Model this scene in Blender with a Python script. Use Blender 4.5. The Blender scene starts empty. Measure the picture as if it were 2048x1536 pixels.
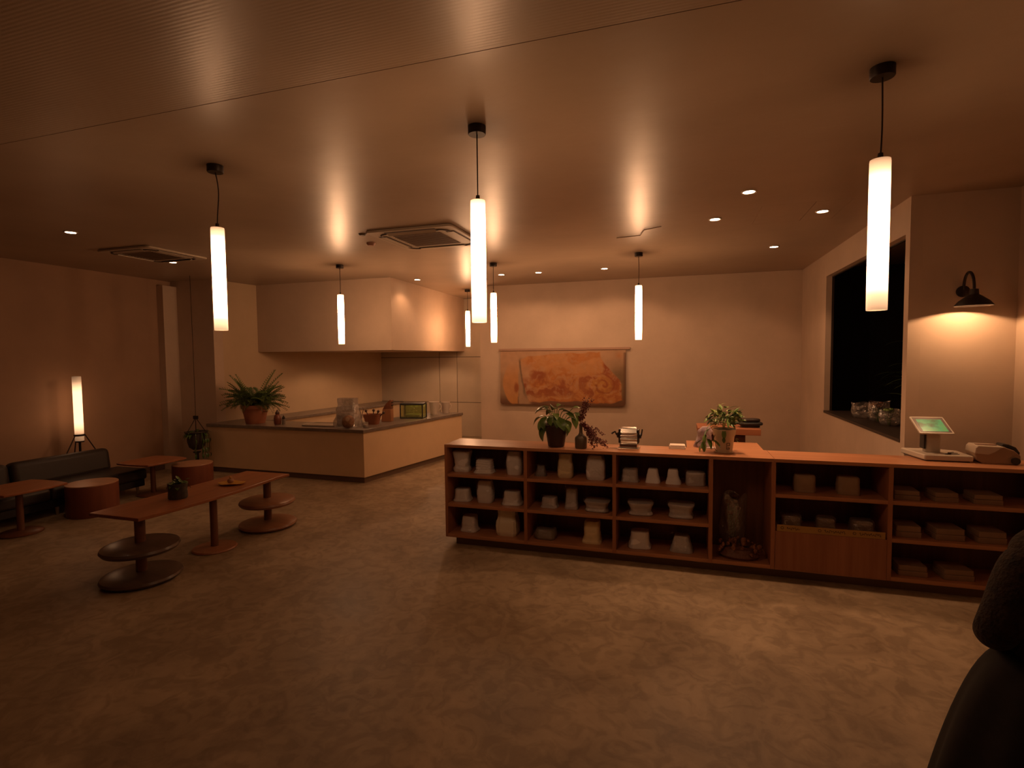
import bpy, bmesh, math, random
from mathutils import Vector, Matrix, noise

random.seed(7)
C = bpy.context.scene.collection
SC = bpy.context.scene

# ------------------------------------------------------------------ camera
EYE = 1.95
FPX, PITCH, ROLL, YAW = 1057.8, math.radians(2.98), math.radians(-0.58), math.radians(17.40)
fw = Vector((-math.sin(YAW) * math.cos(PITCH), math.cos(YAW) * math.cos(PITCH), -math.sin(PITCH)))
rt = Vector((math.cos(YAW), math.sin(YAW), 0))
upv = rt.cross(fw)
r2 = math.cos(ROLL) * rt + math.sin(ROLL) * upv
u2 = -math.sin(ROLL) * rt + math.cos(ROLL) * upv
cam = bpy.data.cameras.new('camera')
cam.sensor_fit = 'HORIZONTAL'
cam.sensor_width = 36.0
cam.lens = 36.0 * FPX / 2048.0
cam.clip_start = 0.05
co = bpy.data.objects.new('camera', cam)
C.objects.link(co)
co.matrix_world = Matrix(((r2.x, u2.x, -fw.x, 0), (r2.y, u2.y, -fw.y, 0), (r2.z, u2.z, -fw.z, EYE), (0, 0, 0, 1)))
SC.camera = co

# ------------------------------------------------------------------ world, exposure (night: light comes from lamps, one of them added)
wd = bpy.data.worlds.new('night')
wd.use_nodes = True
wd.node_tree.nodes['Background'].inputs[0].default_value = (0.02, 0.012, 0.008, 1)
wd.node_tree.nodes['Background'].inputs[1].default_value = 0.02
SC.world = wd
SC.view_settings.view_transform = 'Standard'
SC.view_settings.look = 'None'
SC.view_settings.exposure = 0.0
SC.view_settings.gamma = 1.0
SC.view_settings.use_curve_mapping = False

WARM = (1.0, 0.53, 0.27)           # lamp colour
TUBE_BACK, TUBE_FRONT, TUBE_FLOOR = 64.0, 34.0, 2.6
SPOT_W = 100.0
SC.cycles.max_bounces = 7
SC.cycles.use_light_tree = False
SC.cycles.diffuse_bounces = 4
SC.cycles.adaptive_threshold = 0.02
SC.cycles.glossy_bounces = 3
SC.cycles.transparent_max_bounces = 10

# ------------------------------------------------------------------ materials
MATS = {}
def mat(name, col, rough=0.6, metal=0.0, spec=0.5, var=0.0, vscale=4.0, bump=0.0, bscale=30.0, col2=None, coat=0.0, stretch=None, sheen=0.0, detail=4.0):
    if name in MATS:
        return MATS[name]
    m = bpy.data.materials.new(name)
    m.use_nodes = True
    nt = m.node_tree
    b = nt.nodes['Principled BSDF']
    b.inputs['Base Color'].default_value = (*col, 1)
    b.inputs['Roughness'].default_value = rough
    b.inputs['Metallic'].default_value = metal
    b.inputs['Specular IOR Level'].default_value = spec
    b.inputs['Coat Weight'].default_value = coat
    b.inputs['Sheen Weight'].default_value = sheen
    tc = nt.nodes.new('ShaderNodeTexCoord')
    mp = nt.nodes.new('ShaderNodeMapping')
    nt.links.new(tc.outputs['Object'], mp.inputs[0])
    if stretch:
        mp.inputs['Scale'].default_value = stretch
    if var or col2:
        n = nt.nodes.new('ShaderNodeTexNoise')
        n.inputs['Scale'].default_value = vscale
        n.inputs['Detail'].default_value = detail
        n.inputs['Roughness'].default_value = 0.6
        nt.links.new(mp.outputs[0], n.inputs['Vector'])
        r = nt.nodes.new('ShaderNodeValToRGB')
        c2 = col2 if col2 else tuple(c * (1 - var) for c in col)
        r.color_ramp.elements[0].position = 0.34
        r.color_ramp.elements[1].position = 0.68
        r.color_ramp.elements[0].color = (*c2, 1)
        r.color_ramp.elements[1].color = (*col, 1)
        nt.links.new(n.outputs['Fac'], r.inputs[0])
        nt.links.new(r.outputs[0], b.inputs['Base Color'])
    if bump:
        n2 = nt.nodes.new('ShaderNodeTexNoise')
        n2.inputs['Scale'].default_value = bscale
        n2.inputs['Detail'].default_value = 3
        nt.links.new(mp.outputs[0], n2.inputs['Vector'])
        bp = nt.nodes.new('ShaderNodeBump')
        bp.inputs['Strength'].default_value = bump
        bp.inputs['Distance'].default_value = 0.02
        nt.links.new(n2.outputs['Fac'], bp.inputs['Height'])
        nt.links.new(bp.outputs[0], b.inputs['Normal'])
    MATS[name] = m
    return m

def wood(name, c1, c2, rough=0.4, axis='X', scale=6.0, spec=0.4):
    if name in MATS:
        return MATS[name]
    m = bpy.data.materials.new(name)
    m.use_nodes = True
    nt = m.node_tree
    b = nt.nodes['Principled BSDF']
    b.inputs['Roughness'].default_value = rough
    b.inputs['Specular IOR Level'].default_value = spec
    tc = nt.nodes.new('ShaderNodeTexCoord')
    mp = nt.nodes.new('ShaderNodeMapping')
    s = {'X': (0.12, 2.2, 2.2), 'Y': (2.2, 0.12, 2.2), 'Z': (2.2, 2.2, 0.12)}[axis]
    mp.inputs['Scale'].default_value = s
    nt.links.new(tc.outputs['Object'], mp.inputs[0])
    n = nt.nodes.new('ShaderNodeTexNoise')
    n.inputs['Scale'].default_value = scale
    n.inputs['Detail'].default_value = 8
    n.inputs['Roughness'].default_value = 0.65
    nt.links.new(mp.outputs[0], n.inputs['Vector'])
    r = nt.nodes.new('ShaderNodeValToRGB')
    r.color_ramp.elements[0].position = 0.3
    r.color_ramp.elements[1].position = 0.7
    r.color_ramp.elements[0].color = (*c2, 1)
    r.color_ramp.elements[1].color = (*c1, 1)
    nt.links.new(n.outputs['Fac'], r.inputs[0])
    nt.links.new(r.outputs[0], b.inputs['Base Color'])
    bp = nt.nodes.new('ShaderNodeBump')
    bp.inputs['Strength'].default_value = 0.06
    nt.links.new(n.outputs['Fac'], bp.inputs['Height'])
    nt.links.new(bp.outputs[0], b.inputs['Normal'])
    MATS[name] = m
    return m

def emis(name, col, strength):
    if name in MATS:
        return MATS[name]
    m = bpy.data.materials.new(name)
    m.use_nodes = True
    b = m.node_tree.nodes['Principled BSDF']
    b.inputs['Base Color'].default_value = (0.8, 0.75, 0.7, 1)
    b.inputs['Emission Color'].default_value = (*col, 1)
    b.inputs['Emission Strength'].default_value = strength
    MATS[name] = m
    return m

def tube_mat(name, strength, length):
    """opal glass tube lit by a bulb inside: a little dimmer towards the open ends"""
    m = bpy.data.materials.new(name)
    m.use_nodes = True
    nt = m.node_tree
    b = nt.nodes['Principled BSDF']
    b.inputs['Base Color'].default_value = (0.8, 0.76, 0.7, 1)
    b.inputs['Roughness'].default_value = 0.3
    b.inputs['Emission Color'].default_value = (*WARM, 1)
    tc = nt.nodes.new('ShaderNodeTexCoord')
    sp = nt.nodes.new('ShaderNodeSeparateXYZ')
    nt.links.new(tc.outputs['Object'], sp.inputs[0])
    mr = nt.nodes.new('ShaderNodeMapRange')
    mr.inputs['From Min'].default_value = 0
    mr.inputs['From Max'].default_value = length
    nt.links.new(sp.outputs['Z'], mr.inputs['Value'])
    rp = nt.nodes.new('ShaderNodeValToRGB')
    e = rp.color_ramp.elements
    e[0].position = 0.0
    e[0].color = (0.055, 0.055, 0.055, 1)
    e[1].position = 1.0
    e[1].color = (0.05, 0.05, 0.05, 1)
    for pos, v in ((0.10, 0.16), (0.28, 1.0), (0.76, 1.0), (0.93, 0.16)):
        x = e.new(pos)
        x.color = (v, v, v, 1)
    nt.links.new(mr.outputs[0], rp.inputs[0])
    mu = nt.nodes.new('ShaderNodeMath')
    mu.operation = 'MULTIPLY'
    mu.inputs[1].default_value = strength
    nt.links.new(rp.outputs[0], mu.inputs[0])
    nt.links.new(mu.outputs[0], b.inputs['Emission Strength'])
    return m

def film(name, tint=(0.9, 0.85, 0.8), gloss=0.35, rough=0.12):
    """thin clear plastic: mostly see-through, with sharp highlights"""
    if name in MATS:
        return MATS[name]
    m = bpy.data.materials.new(name)
    m.use_nodes = True
    nt = m.node_tree
    nt.nodes.remove(nt.nodes['Principled BSDF'])
    out = nt.nodes['Material Output']
    tr = nt.nodes.new('ShaderNodeBsdfTransparent')
    tr.inputs[0].default_value = (*tint, 1)
    gl = nt.nodes.new('ShaderNodeBsdfGlossy')
    gl.inputs['Roughness'].default_value = rough
    df = nt.nodes.new('ShaderNodeBsdfDiffuse')
    df.inputs[0].default_value = (0.75, 0.7, 0.66, 1)
    tc = nt.nodes.new('ShaderNodeTexCoord')
    n = nt.nodes.new('ShaderNodeTexNoise')
    n.inputs['Scale'].default_value = 22
    n.inputs['Detail'].default_value = 3
    nt.links.new(tc.outputs['Object'], n.inputs['Vector'])
    bp = nt.nodes.new('ShaderNodeBump')
    bp.inputs['Strength'].default_value = 0.9
    bp.inputs['Distance'].default_value = 0.03
    nt.links.new(n.outputs['Fac'], bp.inputs['Height'])
    nt.links.new(bp.outputs[0], gl.inputs['Normal'])
    m0 = nt.nodes.new('ShaderNodeMixShader')
    m0.inputs[0].default_value = 0.25
    nt.links.new(gl.outputs[0], m0.inputs[1])
    nt.links.new(df.outputs[0], m0.inputs[2])
    mx = nt.nodes.new('ShaderNodeMixShader')
    mx.inputs[0].default_value = gloss
    nt.links.new(tr.outputs[0], mx.inputs[1])
    nt.links.new(m0.outputs[0], mx.inputs[2])
    nt.links.new(mx.outputs[0], out.inputs['Surface'])
    MATS[name] = m
    return m

# ------------------------------------------------------------------ mesh helpers
class MB:
    def __init__(self):
        self.v = []
        self.f = []
    def add(self, vs, fs):
        o = len(self.v)
        self.v += [tuple(p) for p in vs]
        self.f += [tuple(i + o for i in f) for f in fs]
        return self
    def box(self, x0, x1, y0, y1, z0, z1, M=None):
        vs = [Vector((x, y, z)) for z in (z0, z1) for y in (y0, y1) for x in (x0, x1)]
        if M:
            vs = [M @ p for p in vs]
        return self.add(vs, [(0, 2, 3, 1), (4, 5, 7, 6), (0, 1, 5, 4), (2, 6, 7, 3), (0, 4, 6, 2), (1, 3, 7, 5)])
    def prism(self, poly, z0, z1):
        n = len(poly)
        vs = [(x, y, z0) for x, y in poly] + [(x, y, z1) for x, y in poly]
        fs = [tuple(reversed(range(n))), tuple(range(n, 2 * n))]
        fs += [(i, (i + 1) % n, n + (i + 1) % n, n + i) for i in range(n)]
        return self.add(vs, fs)
    def lathe(self, prof, seg=24, M=None, cap=True):
        vs, fs = [], []
        n = len(prof)
        for r, z in prof:
            for k in range(seg):
                a = 2 * math.pi * k / seg
                vs.append(Vector((r * math.cos(a), r * math.sin(a), z)))
        for i in range(n - 1):
            for k in range(seg):
                k2 = (k + 1) % seg
                fs.append((i * seg + k, i * seg + k2, (i + 1) * seg + k2, (i + 1) * seg + k))
        if cap:
            if prof[0][0] > 1e-5:
                fs.append(tuple(reversed(range(seg))))
            if prof[-1][0] > 1e-5:
                fs.append(tuple(range((n - 1) * seg, n * seg)))
        if M:
            vs = [M @ p for p in vs]
        return self.add(vs, fs)
    def tube(self, pts, rad, seg=8):
        pts = [Vector(p) for p in pts]
        n = len(pts)
        rads = rad if isinstance(rad, (list, tuple)) else [rad] * n
        vs, fs = [], []
        t0 = (pts[1] - pts[0]).normalized()
        ref = Vector((0, 0, 1)) if abs(t0.z) < 0.9 else Vector((1, 0, 0))
        nrm = t0.cross(ref).normalized()
        for i, p in enumerate(pts):
            t = (pts[min(i + 1, n - 1)] - pts[max(i - 1, 0)]).normalized()
            nrm = (nrm - t * nrm.dot(t)).normalized()
            bi = t.cross(nrm)
            for k in range(seg):
                a = 2 * math.pi * k / seg
                vs.append(p + rads[i] * (math.cos(a) * nrm + math.sin(a) * bi))
        for i in range(n - 1):
            for k in range(seg):
                k2 = (k + 1) % seg
                fs.append((i * seg + k, i * seg + k2, (i + 1) * seg + k2, (i + 1) * seg + k))
        fs.append(tuple(reversed(range(seg))))
        fs.append(tuple(range((n - 1) * seg, n * seg)))
        return self.add(vs, fs)
    def loft(self, rings, cap=True):
        n = len(rings[0])
        vs = [p for r in rings for p in r]
        fs = []
        for i in range(len(rings) - 1):
            for k in range(n):
                k2 = (k + 1) % n
                fs.append((i * n + k, i * n + k2, (i + 1) * n + k2, (i + 1) * n + k))
        if cap:
            fs.append(tuple(reversed(range(n))))
            fs.append(tuple(range((len(rings) - 1) * n, len(rings) * n)))
        return self.add(vs, fs)
    def mesh(self, name, m, smooth=True, angle=40):
        me = bpy.data.meshes.new(name)
        me.from_pydata(self.v, [], self.f)
        me.update()
        if m:
            me.materials.append(m)
        if smooth:
            me.shade_smooth()
            me.set_sharp_from_angle(angle=math.radians(angle))
        return me
    def build(self, name, m, parent=None, loc=None, rz=0.0, bevel=0.0, smooth=True, seg=2, angle=40, fix=True):
        me = self.mesh(name, m, smooth, angle)
        if fix:
            bm = bmesh.new()
            bm.from_mesh(me)
            bmesh.ops.recalc_face_normals(bm, faces=bm.faces)
            bm.to_mesh(me)
            bm.free()
        return put(name, me, parent, loc, rz, bevel, seg)

def put(name, me, parent=None, loc=None, rz=0.0, bevel=0.0, seg=2):
    o = bpy.data.objects.new(name, me)
    C.objects.link(o)
    if parent:
        o.parent = parent
    if loc:
        o.location = loc
    if rz:
        o.rotation_euler = (0, 0, rz)
    if bevel:
        b = o.modifiers.new('bevel', 'BEVEL')
        b.width = bevel
        b.segments = seg
        b.limit_method = 'ANGLE'
        b.angle_limit = math.radians(40)
    return o

def empty(name, loc=(0, 0, 0), rz=0.0):
    o = bpy.data.objects.new(name, None)
    C.objects.link(o)
    o.location = loc
    o.rotation_euler = (0, 0, rz)
    o.empty_display_size = 0.1
    return o

def tag(o, label, cat, group=None):
    o['label'] = label
    o['category'] = cat
    if group:
        o['group'] = group
    return o

def struct(o, label=None):
    o['kind'] = 'structure'
    if label:
        o['label'] = label
    return o

def box(name, x0, x1, y0, y1, z0, z1, m, parent=None, bevel=0.0):
    """box whose object origin sits at its own base centre"""
    cx, cy = (x0 + x1) / 2, (y0 + y1) / 2
    mb = MB().box(x0 - cx, x1 - cx, y0 - cy, y1 - cy, 0, z1 - z0)
    return mb.build(name, m, parent, (cx, cy, z0), bevel=bevel)

def rrect(w, d, r, n=5):
    """rounded rectangle outline, centred"""
    pts = []
    for cx, cy, a0 in ((w / 2 - r, d / 2 - r, 0), (-w / 2 + r, d / 2 - r, 90), (-w / 2 + r, -d / 2 + r, 180), (w / 2 - r, -d / 2 + r, 270)):
        for k in range(n + 1):
            a = math.radians(a0 + 90 * k / n)
            pts.append((cx + r * math.cos(a), cy + r * math.sin(a)))
    return pts

def copy_tree(o, parent=None, loc=None):
    c = o.copy()
    C.objects.link(c)
    c.parent = parent
    if loc is not None:
        c.location = loc
    for ch in list(o.children):
        copy_tree(ch, c)
    return c

def rel(o, base):
    o.parent = base
    o.location = Vector(o.location) - Vector(base.location)
    return o

# ------------------------------------------------------------------ palette
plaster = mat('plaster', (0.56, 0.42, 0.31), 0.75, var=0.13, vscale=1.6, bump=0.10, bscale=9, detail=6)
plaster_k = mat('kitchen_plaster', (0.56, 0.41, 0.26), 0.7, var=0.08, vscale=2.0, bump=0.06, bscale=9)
plaster_dim = mat('dimmed_plaster', (0.38, 0.225, 0.135), 0.75, var=0.16, vscale=1.3, bump=0.10, bscale=9, detail=6)  # wall plaster darkened and browned: the left side's dimness put into its colour
panel_m = mat('wall_panel', (0.47, 0.38, 0.28), 0.55, var=0.08, vscale=2.2)
wood_c = wood('counter_wood', (0.50, 0.235, 0.12), (0.36, 0.15, 0.07), 0.33, 'X', 7)
wood_v = wood('counter_wood_upright', (0.40, 0.17, 0.085), (0.28, 0.105, 0.05), 0.42, 'Z', 7)
wood_t = wood('table_wood', (0.36, 0.135, 0.055), (0.25, 0.085, 0.034), 0.35, 'Y', 7)
wood_d = wood('dark_wood', (0.20, 0.08, 0.04), (0.12, 0.045, 0.022), 0.38, 'Z', 7)
wood_disc = wood('turned_wood', (0.33, 0.16, 0.085), (0.22, 0.10, 0.05), 0.3, 'X', 6)
wood_disc_d = wood('turned_dark_wood', (0.13, 0.085, 0.06), (0.08, 0.05, 0.035), 0.3, 'X', 6)
stool_side = wood('stool_side_wood', (0.24, 0.075, 0.038), (0.17, 0.05, 0.025), 0.45, 'Z', 6)
stool_top = wood('stool_top_wood', (0.48, 0.26, 0.15), (0.40, 0.20, 0.11), 0.35, 'X', 6)
black = mat('black_plastic', (0.02, 0.018, 0.016), 0.45)
dark_metal = mat('dark_metal', (0.035, 0.025, 0.02), 0.4, metal=0.6)
chrome = mat('chrome', (0.85, 0.83, 0.80), 0.22, metal=1.0)
white_pl = mat('white_plastic', (0.62, 0.56, 0.50), 0.4)
beige_pl = mat('beige_plastic', (0.46, 0.38, 0.30), 0.45)
terracotta = mat('terracotta', (0.42, 0.15, 0.075), 0.75, var=0.25, vscale=9)
leather = mat('sofa_leather', (0.028, 0.018, 0.013), 0.5, bump=0.08, bscale=60)
stone = mat('stone_top', (0.22, 0.17, 0.135), 0.3, var=0.3, vscale=14, detail=8)
skirting = mat('skirting', (0.16, 0.10, 0.065), 0.5)
paper = mat('cream_paper', (0.86, 0.82, 0.80), 0.7, var=0.06, vscale=20, bump=0.25, bscale=26)
paper_y = mat('yellowish_paper', (0.80, 0.64, 0.36), 0.75, var=0.08, vscale=20, bump=0.15, bscale=26)
paper_g = mat('grey_paper', (0.58, 0.54, 0.52), 0.55, var=0.12, vscale=20, bump=0.3, bscale=26)
film_m = film('clear_film')
film_faint = film('faint_film', (0.97, 0.96, 0.95), 0.2, 0.10)
film_milky = film('milky_film', (0.85, 0.82, 0.80), 0.5, 0.15)
leaf_d = mat('deep_green_leaf', (0.085, 0.15, 0.028), 0.35, var=0.35, vscale=12)
leaf_m = mat('mid_green_leaf', (0.17, 0.26, 0.05), 0.4, var=0.3, vscale=12)
leaf_l = mat('pale_green_leaf', (0.38, 0.46, 0.14), 0.4, var=0.3, vscale=10)
leaf_f = mat('fern_leaf', (0.10, 0.15, 0.03), 0.5, var=0.3, vscale=12)
soil = mat('soil', (0.03, 0.02, 0.014), 0.9)

# floor: polished concrete with cloudy stains
def floor_material():
    m = bpy.data.materials.new('polished_concrete')
    m.use_nodes = True
    nt = m.node_tree
    b = nt.nodes['Principled BSDF']
    tc = nt.nodes.new('ShaderNodeTexCoord')
    n1 = nt.nodes.new('ShaderNodeTexNoise')
    n1.inputs['Scale'].default_value = 1.5
    n1.inputs['Detail'].default_value = 9
    n1.inputs['Roughness'].default_value = 0.68
    n1.inputs['Distortion'].default_value = 0.6
    nt.links.new(tc.outputs['Object'], n1.inputs['Vector'])
    r1 = nt.nodes.new('ShaderNodeValToRGB')
    e = r1.color_ramp.elements
    e[0].position, e[0].color = 0.30, (0.22, 0.155, 0.095, 1)
    e[1].position, e[1].color = 0.70, (0.43, 0.32, 0.205, 1)
    nt.links.new(n1.outputs['Fac'], r1.inputs[0])
    n2 = nt.nodes.new('ShaderNodeTexNoise')
    n2.inputs['Scale'].default_value = 7
    n2.inputs['Detail'].default_value = 6
    n2.inputs['Distortion'].default_value = 1.4
    nt.links.new(tc.outputs['Object'], n2.inputs['Vector'])
    r2_ = nt.nodes.new('ShaderNodeValToRGB')
    e = r2_.color_ramp.elements
    e[0].position, e[0].color = 0.40, (0.72, 0.70, 0.68, 1)
    e[1].position, e[1].color = 0.56, (1, 1, 1, 1)
    nt.links.new(n2.outputs['Fac'], r2_.inputs[0])
    mx = nt.nodes.new('ShaderNodeMix')
    mx.data_type = 'RGBA'
    mx.blend_type = 'MULTIPLY'
    mx.inputs['Factor'].default_value = 0.8
    nt.links.new(r1.outputs[0], mx.inputs['A'])
    nt.links.new(r2_.outputs[0], mx.inputs['B'])
    nt.links.new(mx.outputs['Result'], b.inputs['Base Color'])
    mr = nt.nodes.new('ShaderNodeMapRange')
    mr.inputs['To Min'].default_value = 0.34
    mr.inputs['To Max'].default_value = 0.62
    nt.links.new(n1.outputs['Fac'], mr.inputs['Value'])
    nt.links.new(mr.outputs[0], b.inputs['Roughness'])
    bp = nt.nodes.new('ShaderNodeBump')
    bp.inputs['Strength'].default_value = 0.05
    bp.inputs['Distance'].default_value = 0.01
    nt.links.new(n2.outputs['Fac'], bp.inputs['Height'])
    nt.links.new(bp.outputs[0], b.inputs['Normal'])
    b.inputs['Specular IOR Level'].default_value = 0.35
    return m

def ceiling_material(name, ribbed):
    m = bpy.data.materials.new(name)
    m.use_nodes = True
    nt = m.node_tree
    b = nt.nodes['Principled BSDF']
    tc = nt.nodes.new('ShaderNodeTexCoord')
    n = nt.nodes.new('ShaderNodeTexNoise')
    n.inputs['Scale'].default_value = 1.1
    n.inputs['Detail'].default_value = 6
    nt.links.new(tc.outputs['Object'], n.inputs['Vector'])
    r = nt.nodes.new('ShaderNodeValToRGB')
    e = r.color_ramp.elements
    e[0].position, e[0].color = 0.3, (0.33, 0.24, 0.165, 1)
    e[1].position, e[1].color = 0.7, (0.41, 0.305, 0.215, 1)
    nt.links.new(n.outputs['Fac'], r.inputs[0])
    nt.links.new(r.outputs[0], b.inputs['Base Color'])
    b.inputs['Roughness'].default_value = 0.36
    b.inputs['Specular IOR Level'].default_value = 0.5
    mp = nt.nodes.new('ShaderNodeMapping')
    mp.inputs['Scale'].default_value = (1.0, 1.5, 1)
    nt.links.new(tc.outputs['Object'], mp.inputs[0])
    n2 = nt.nodes.new('ShaderNodeTexNoise')
    n2.inputs['Scale'].default_value = 3.2
    n2.inputs['Detail'].default_value = 4
    nt.links.new(mp.outputs[0], n2.inputs['Vector'])
    bp = nt.nodes.new('ShaderNodeBump')
    bp.inputs['Strength'].default_value = 0.10
    bp.inputs['Distance'].default_value = 0.03
    nt.links.new(n2.outputs['Fac'], bp.inputs['Height'])
    last = bp
    if ribbed:
        w = nt.nodes.new('ShaderNodeTexWave')
        w.bands_direction = 'Y'
        w.inputs['Scale'].default_value = 16
        w.inputs['Distortion'].default_value = 0.15
        nt.links.new(tc.outputs['Object'], w.inputs['Vector'])
        b2 = nt.nodes.new('ShaderNodeBump')
        b2.inputs['Strength'].default_value = 0.05
        b2.inputs['Distance'].default_value = 0.006
        nt.links.new(w.outputs['Fac'], b2.inputs['Height'])
        nt.links.new(bp.outputs[0], b2.inputs['Normal'])
        last = b2
    nt.links.new(last.outputs[0], b.inputs['Normal'])
    return m

# ------------------------------------------------------------------ room shell
ZC = 3.356
XL, XR, YB, YD = -8.75, 2.0, 10.03, 11.95
floor_m = floor_material()
struct(MB().box(-9.2, 5.6, -3.0, 12.4, -0.15, 0).build('floor', floor_m), 'polished concrete floor with cloudy stains')

ceil_m = ceiling_material('ceiling_paint', False)
ceil_r = ceiling_material('ceiling_ribbed', True)
cl = struct(MB().box(-9.2, 5.6, -3.0, 12.4, ZC + 0.012, ZC + 0.15).build('ceiling', soil), 'glossy beige ceiling of large painted boards')
# boards of the ceiling, with a fine open joint between them
def board(x0, x1, y0, y1, m, gap=0.0):
    g = gap
    return MB().box(x0 + g, x1 - g, y0 + g, y1 - g, ZC, ZC + 0.0125).build('ceiling_board', m, cl)
board(-9.2, 5.6, -3.0, 2.355, ceil_r)
HX0, HX1, HX2, HY0, HY1 = 0.76, 1.222, 1.523, 5.61, 6.35
board(-9.2, HX0, 2.36, 12.4, ceil_m)
board(HX0, HX2, 2.36, HY0, ceil_m)
board(HX0, HX1, HY0, HY1, ceil_m, 0.0022)
board(HX1, HX2, HY0, HY1, ceil_m, 0.0022)
board(HX0, HX2, HY1, 12.4, ceil_m)
board(HX2, 5.6, 2.36, 12.4, ceil_m)

struct(box('wall_left', XL - 0.2, XL, -3.0, 7.55, 0, ZC, plaster_dim), 'mottled plaster wall behind the dark sofa')
struct(box('wall_left_end', XL, -7.8, 7.35, 7.55, 0, ZC, plaster), 'narrow plaster wall beside the kitchen opening')
struct(box('wall_column', XL, XL + 0.14, 7.08, 7.35, 0, ZC - 0.10, plaster), 'slim pilaster in the corner behind the sofa tables')
# kitchen alcove walls
def wall_seg(name, a, b, t, z0, z1, m):
    a, b = Vector((*a, 0)), Vector((*b, 0))
    d = (b - a)
    L = d.length
    ang = math.atan2(d.y, d.x)
    o = MB().box(0, L, 0, t, 0, z1 - z0).build(name, m, None, (a.x, a.y, z0), ang)
    return struct(o)
wall_seg('wall_kitchen_left', (-7.8, 7.55), (-7.25, 11.95), 0.2, 0, ZC, plaster_k)
kb = struct(box('wall_kitchen_back', -8.0, -3.3, YD + 0.02, YD + 0.25, 0, ZC, soil), 'panelled wall at the far end of the kitchen')
# large wall panels with open joints
px = [-7.6, -5.62, -5.15, -3.4]
pz = [0.0, 0.84, 1.95, 3.356]
for i in range(3):
    for j in range(3):
        g = 0.006
        rel(box('wall_panel', px[i] + g, px[i + 1] - g, YD, YD + 0.021, pz[j] + g, pz[j + 1] - g, panel_m), kb)
struct(box('wall_back', -3.805, 5.6, YB, YB + 0.2, 0, ZC, plaster), 'bare plaster wall with the orange painting')
struct(box('wall_back_return', -3.805, -3.6, YB + 0.2, YD + 0.1, 0, ZC, plaster))
struct(box('wall_right_side', 2.80, 3.0, -3.0, 5.70, 0, ZC, plaster))
struct(box('wall_right_lamp', XR + 0.10, 3.0, 5.70, 5.90, 0, ZC, plaster), 'plaster wall behind the gooseneck lamp')
struct(box('wall_rear', -9.2, 3.0, -3.2, -3.0, 0, ZC, plaster))
# right wall with the big opening (X = 2.0 face)
WY0, WY1, WZ0, WZ1 = 5.80, 8.53, 1.135, 3.035
rw = MB()
rw.box(XR, XR + 0.1, 5.70, WY0, 0, ZC)
rw.box(XR, XR + 0.1, WY1, YB, 0, ZC)
rw.box(XR, XR + 0.1, WY0, WY1, 0, WZ0 - 0.03)
rw.box(XR, XR + 0.1, WY0, WY1, WZ1, ZC)
struct(rw.build('wall_right_window', plaster), 'plaster wall with a large dark opening')
wf = struct(empty('window_1', (XR + 0.10, (WY0 + WY1) / 2, WZ0)), 'large opening into a dark room full of plants')
frm = mat('dark_frame', (0.035, 0.022, 0.015), 0.5)
rel(box('window_sill', XR - 0.005, XR + 0.62, WY0 + 0.002, WY1 - 0.002, WZ0 - 0.03, WZ0, frm), wf)
rel(box('window_frame', XR + 0.072, XR + 0.099, WY1 - 0.012, WY1 - 0.001, WZ0, WZ1, frm), wf)
rel(box('window_frame', XR + 0.072, XR + 0.099, WY0 + 0.001, WY0 + 0.012, WZ0, WZ1, frm), wf)
rel(box('window_frame', XR + 0.072, XR + 0.099, WY0 + 0.012, WY1 - 0.012, WZ1 - 0.012, WZ1, frm), wf)
# the dark room beyond the opening
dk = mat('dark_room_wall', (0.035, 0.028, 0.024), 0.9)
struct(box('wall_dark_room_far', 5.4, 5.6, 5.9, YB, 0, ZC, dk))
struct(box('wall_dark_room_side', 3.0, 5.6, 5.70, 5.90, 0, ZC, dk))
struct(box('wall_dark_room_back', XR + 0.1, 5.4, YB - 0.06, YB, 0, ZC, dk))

# bulkhead over the kitchen
hood = struct(MB().prism([(-7.76, 8.28), (-4.80, 8.28), (-4.95, YD), (-7.28, YD)], 2.085, ZC).build('wall_bulkhead', plaster), 'square plaster bulkhead hanging over the kitchen')
struct(box('baseboard_left', XL, XL + 0.015, -3.0, 7.08, 0, 0.10, skirting))
struct(box('baseboard_left_end', XL + 0.14, -7.8, 7.335, 7.35, 0, 0.10, skirting))

# ------------------------------------------------------------------ kitchen peninsula: body, plinth, stone top
KZ = 0.84
kc = empty('kitchen_counter', (-6.2, 7.3, 0))
tag(kc, 'L-shaped plastered kitchen counter with thin stone top and dark plinth', 'counter')
def kpoly(o):
    # L outline: front run, right-hand run; o = inset
    return [(-7.79, 7.12 + o), (-4.62 - o * 0.6, 7.05 + o), (-4.10 - o, 9.76), (-4.72, 9.78), (-5.28, 7.75), (-7.745, 7.78)]
def shift(poly, c=(-6.2, 7.3)):
    return [(x - c[0], y - c[1]) for x, y in poly]
MB().prism(shift(kpoly(0.02)), 0.09, KZ - 0.05).build('body', mat('counter_plaster', (0.74, 0.53, 0.32), 0.7, var=0.08, vscale=2.0, bump=0.06, bscale=9), kc, bevel=0.004)
MB().prism(shift(kpoly(0.06)), 0.0, 0.09).build('plinth', skirting, kc)
MB().prism(shift(kpoly(-0.01)), KZ - 0.05, KZ).build('worktop', stone, kc, bevel=0.004)
# worktop along the kitchen's left wall
sc_ = empty('kitchen_side_counter', (-7.2, 9.6, 0))
tag(sc_, 'low run of kitchen worktop along the pale left alcove wall', 'counter')
def spoly(o):
    return [(-7.74, 7.80), (-7.05 - o, 7.80), (-6.62 - o, 11.93), (-7.23, 11.93)]
MB().prism(shift(spoly(0.03), (-7.2, 9.6)), 0.0, KZ - 0.05).build('body', plaster_k, sc_)
MB().prism(shift(spoly(0), (-7.2, 9.6)), KZ - 0.05, KZ).build('worktop', stone, sc_, bevel=0.004)

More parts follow.
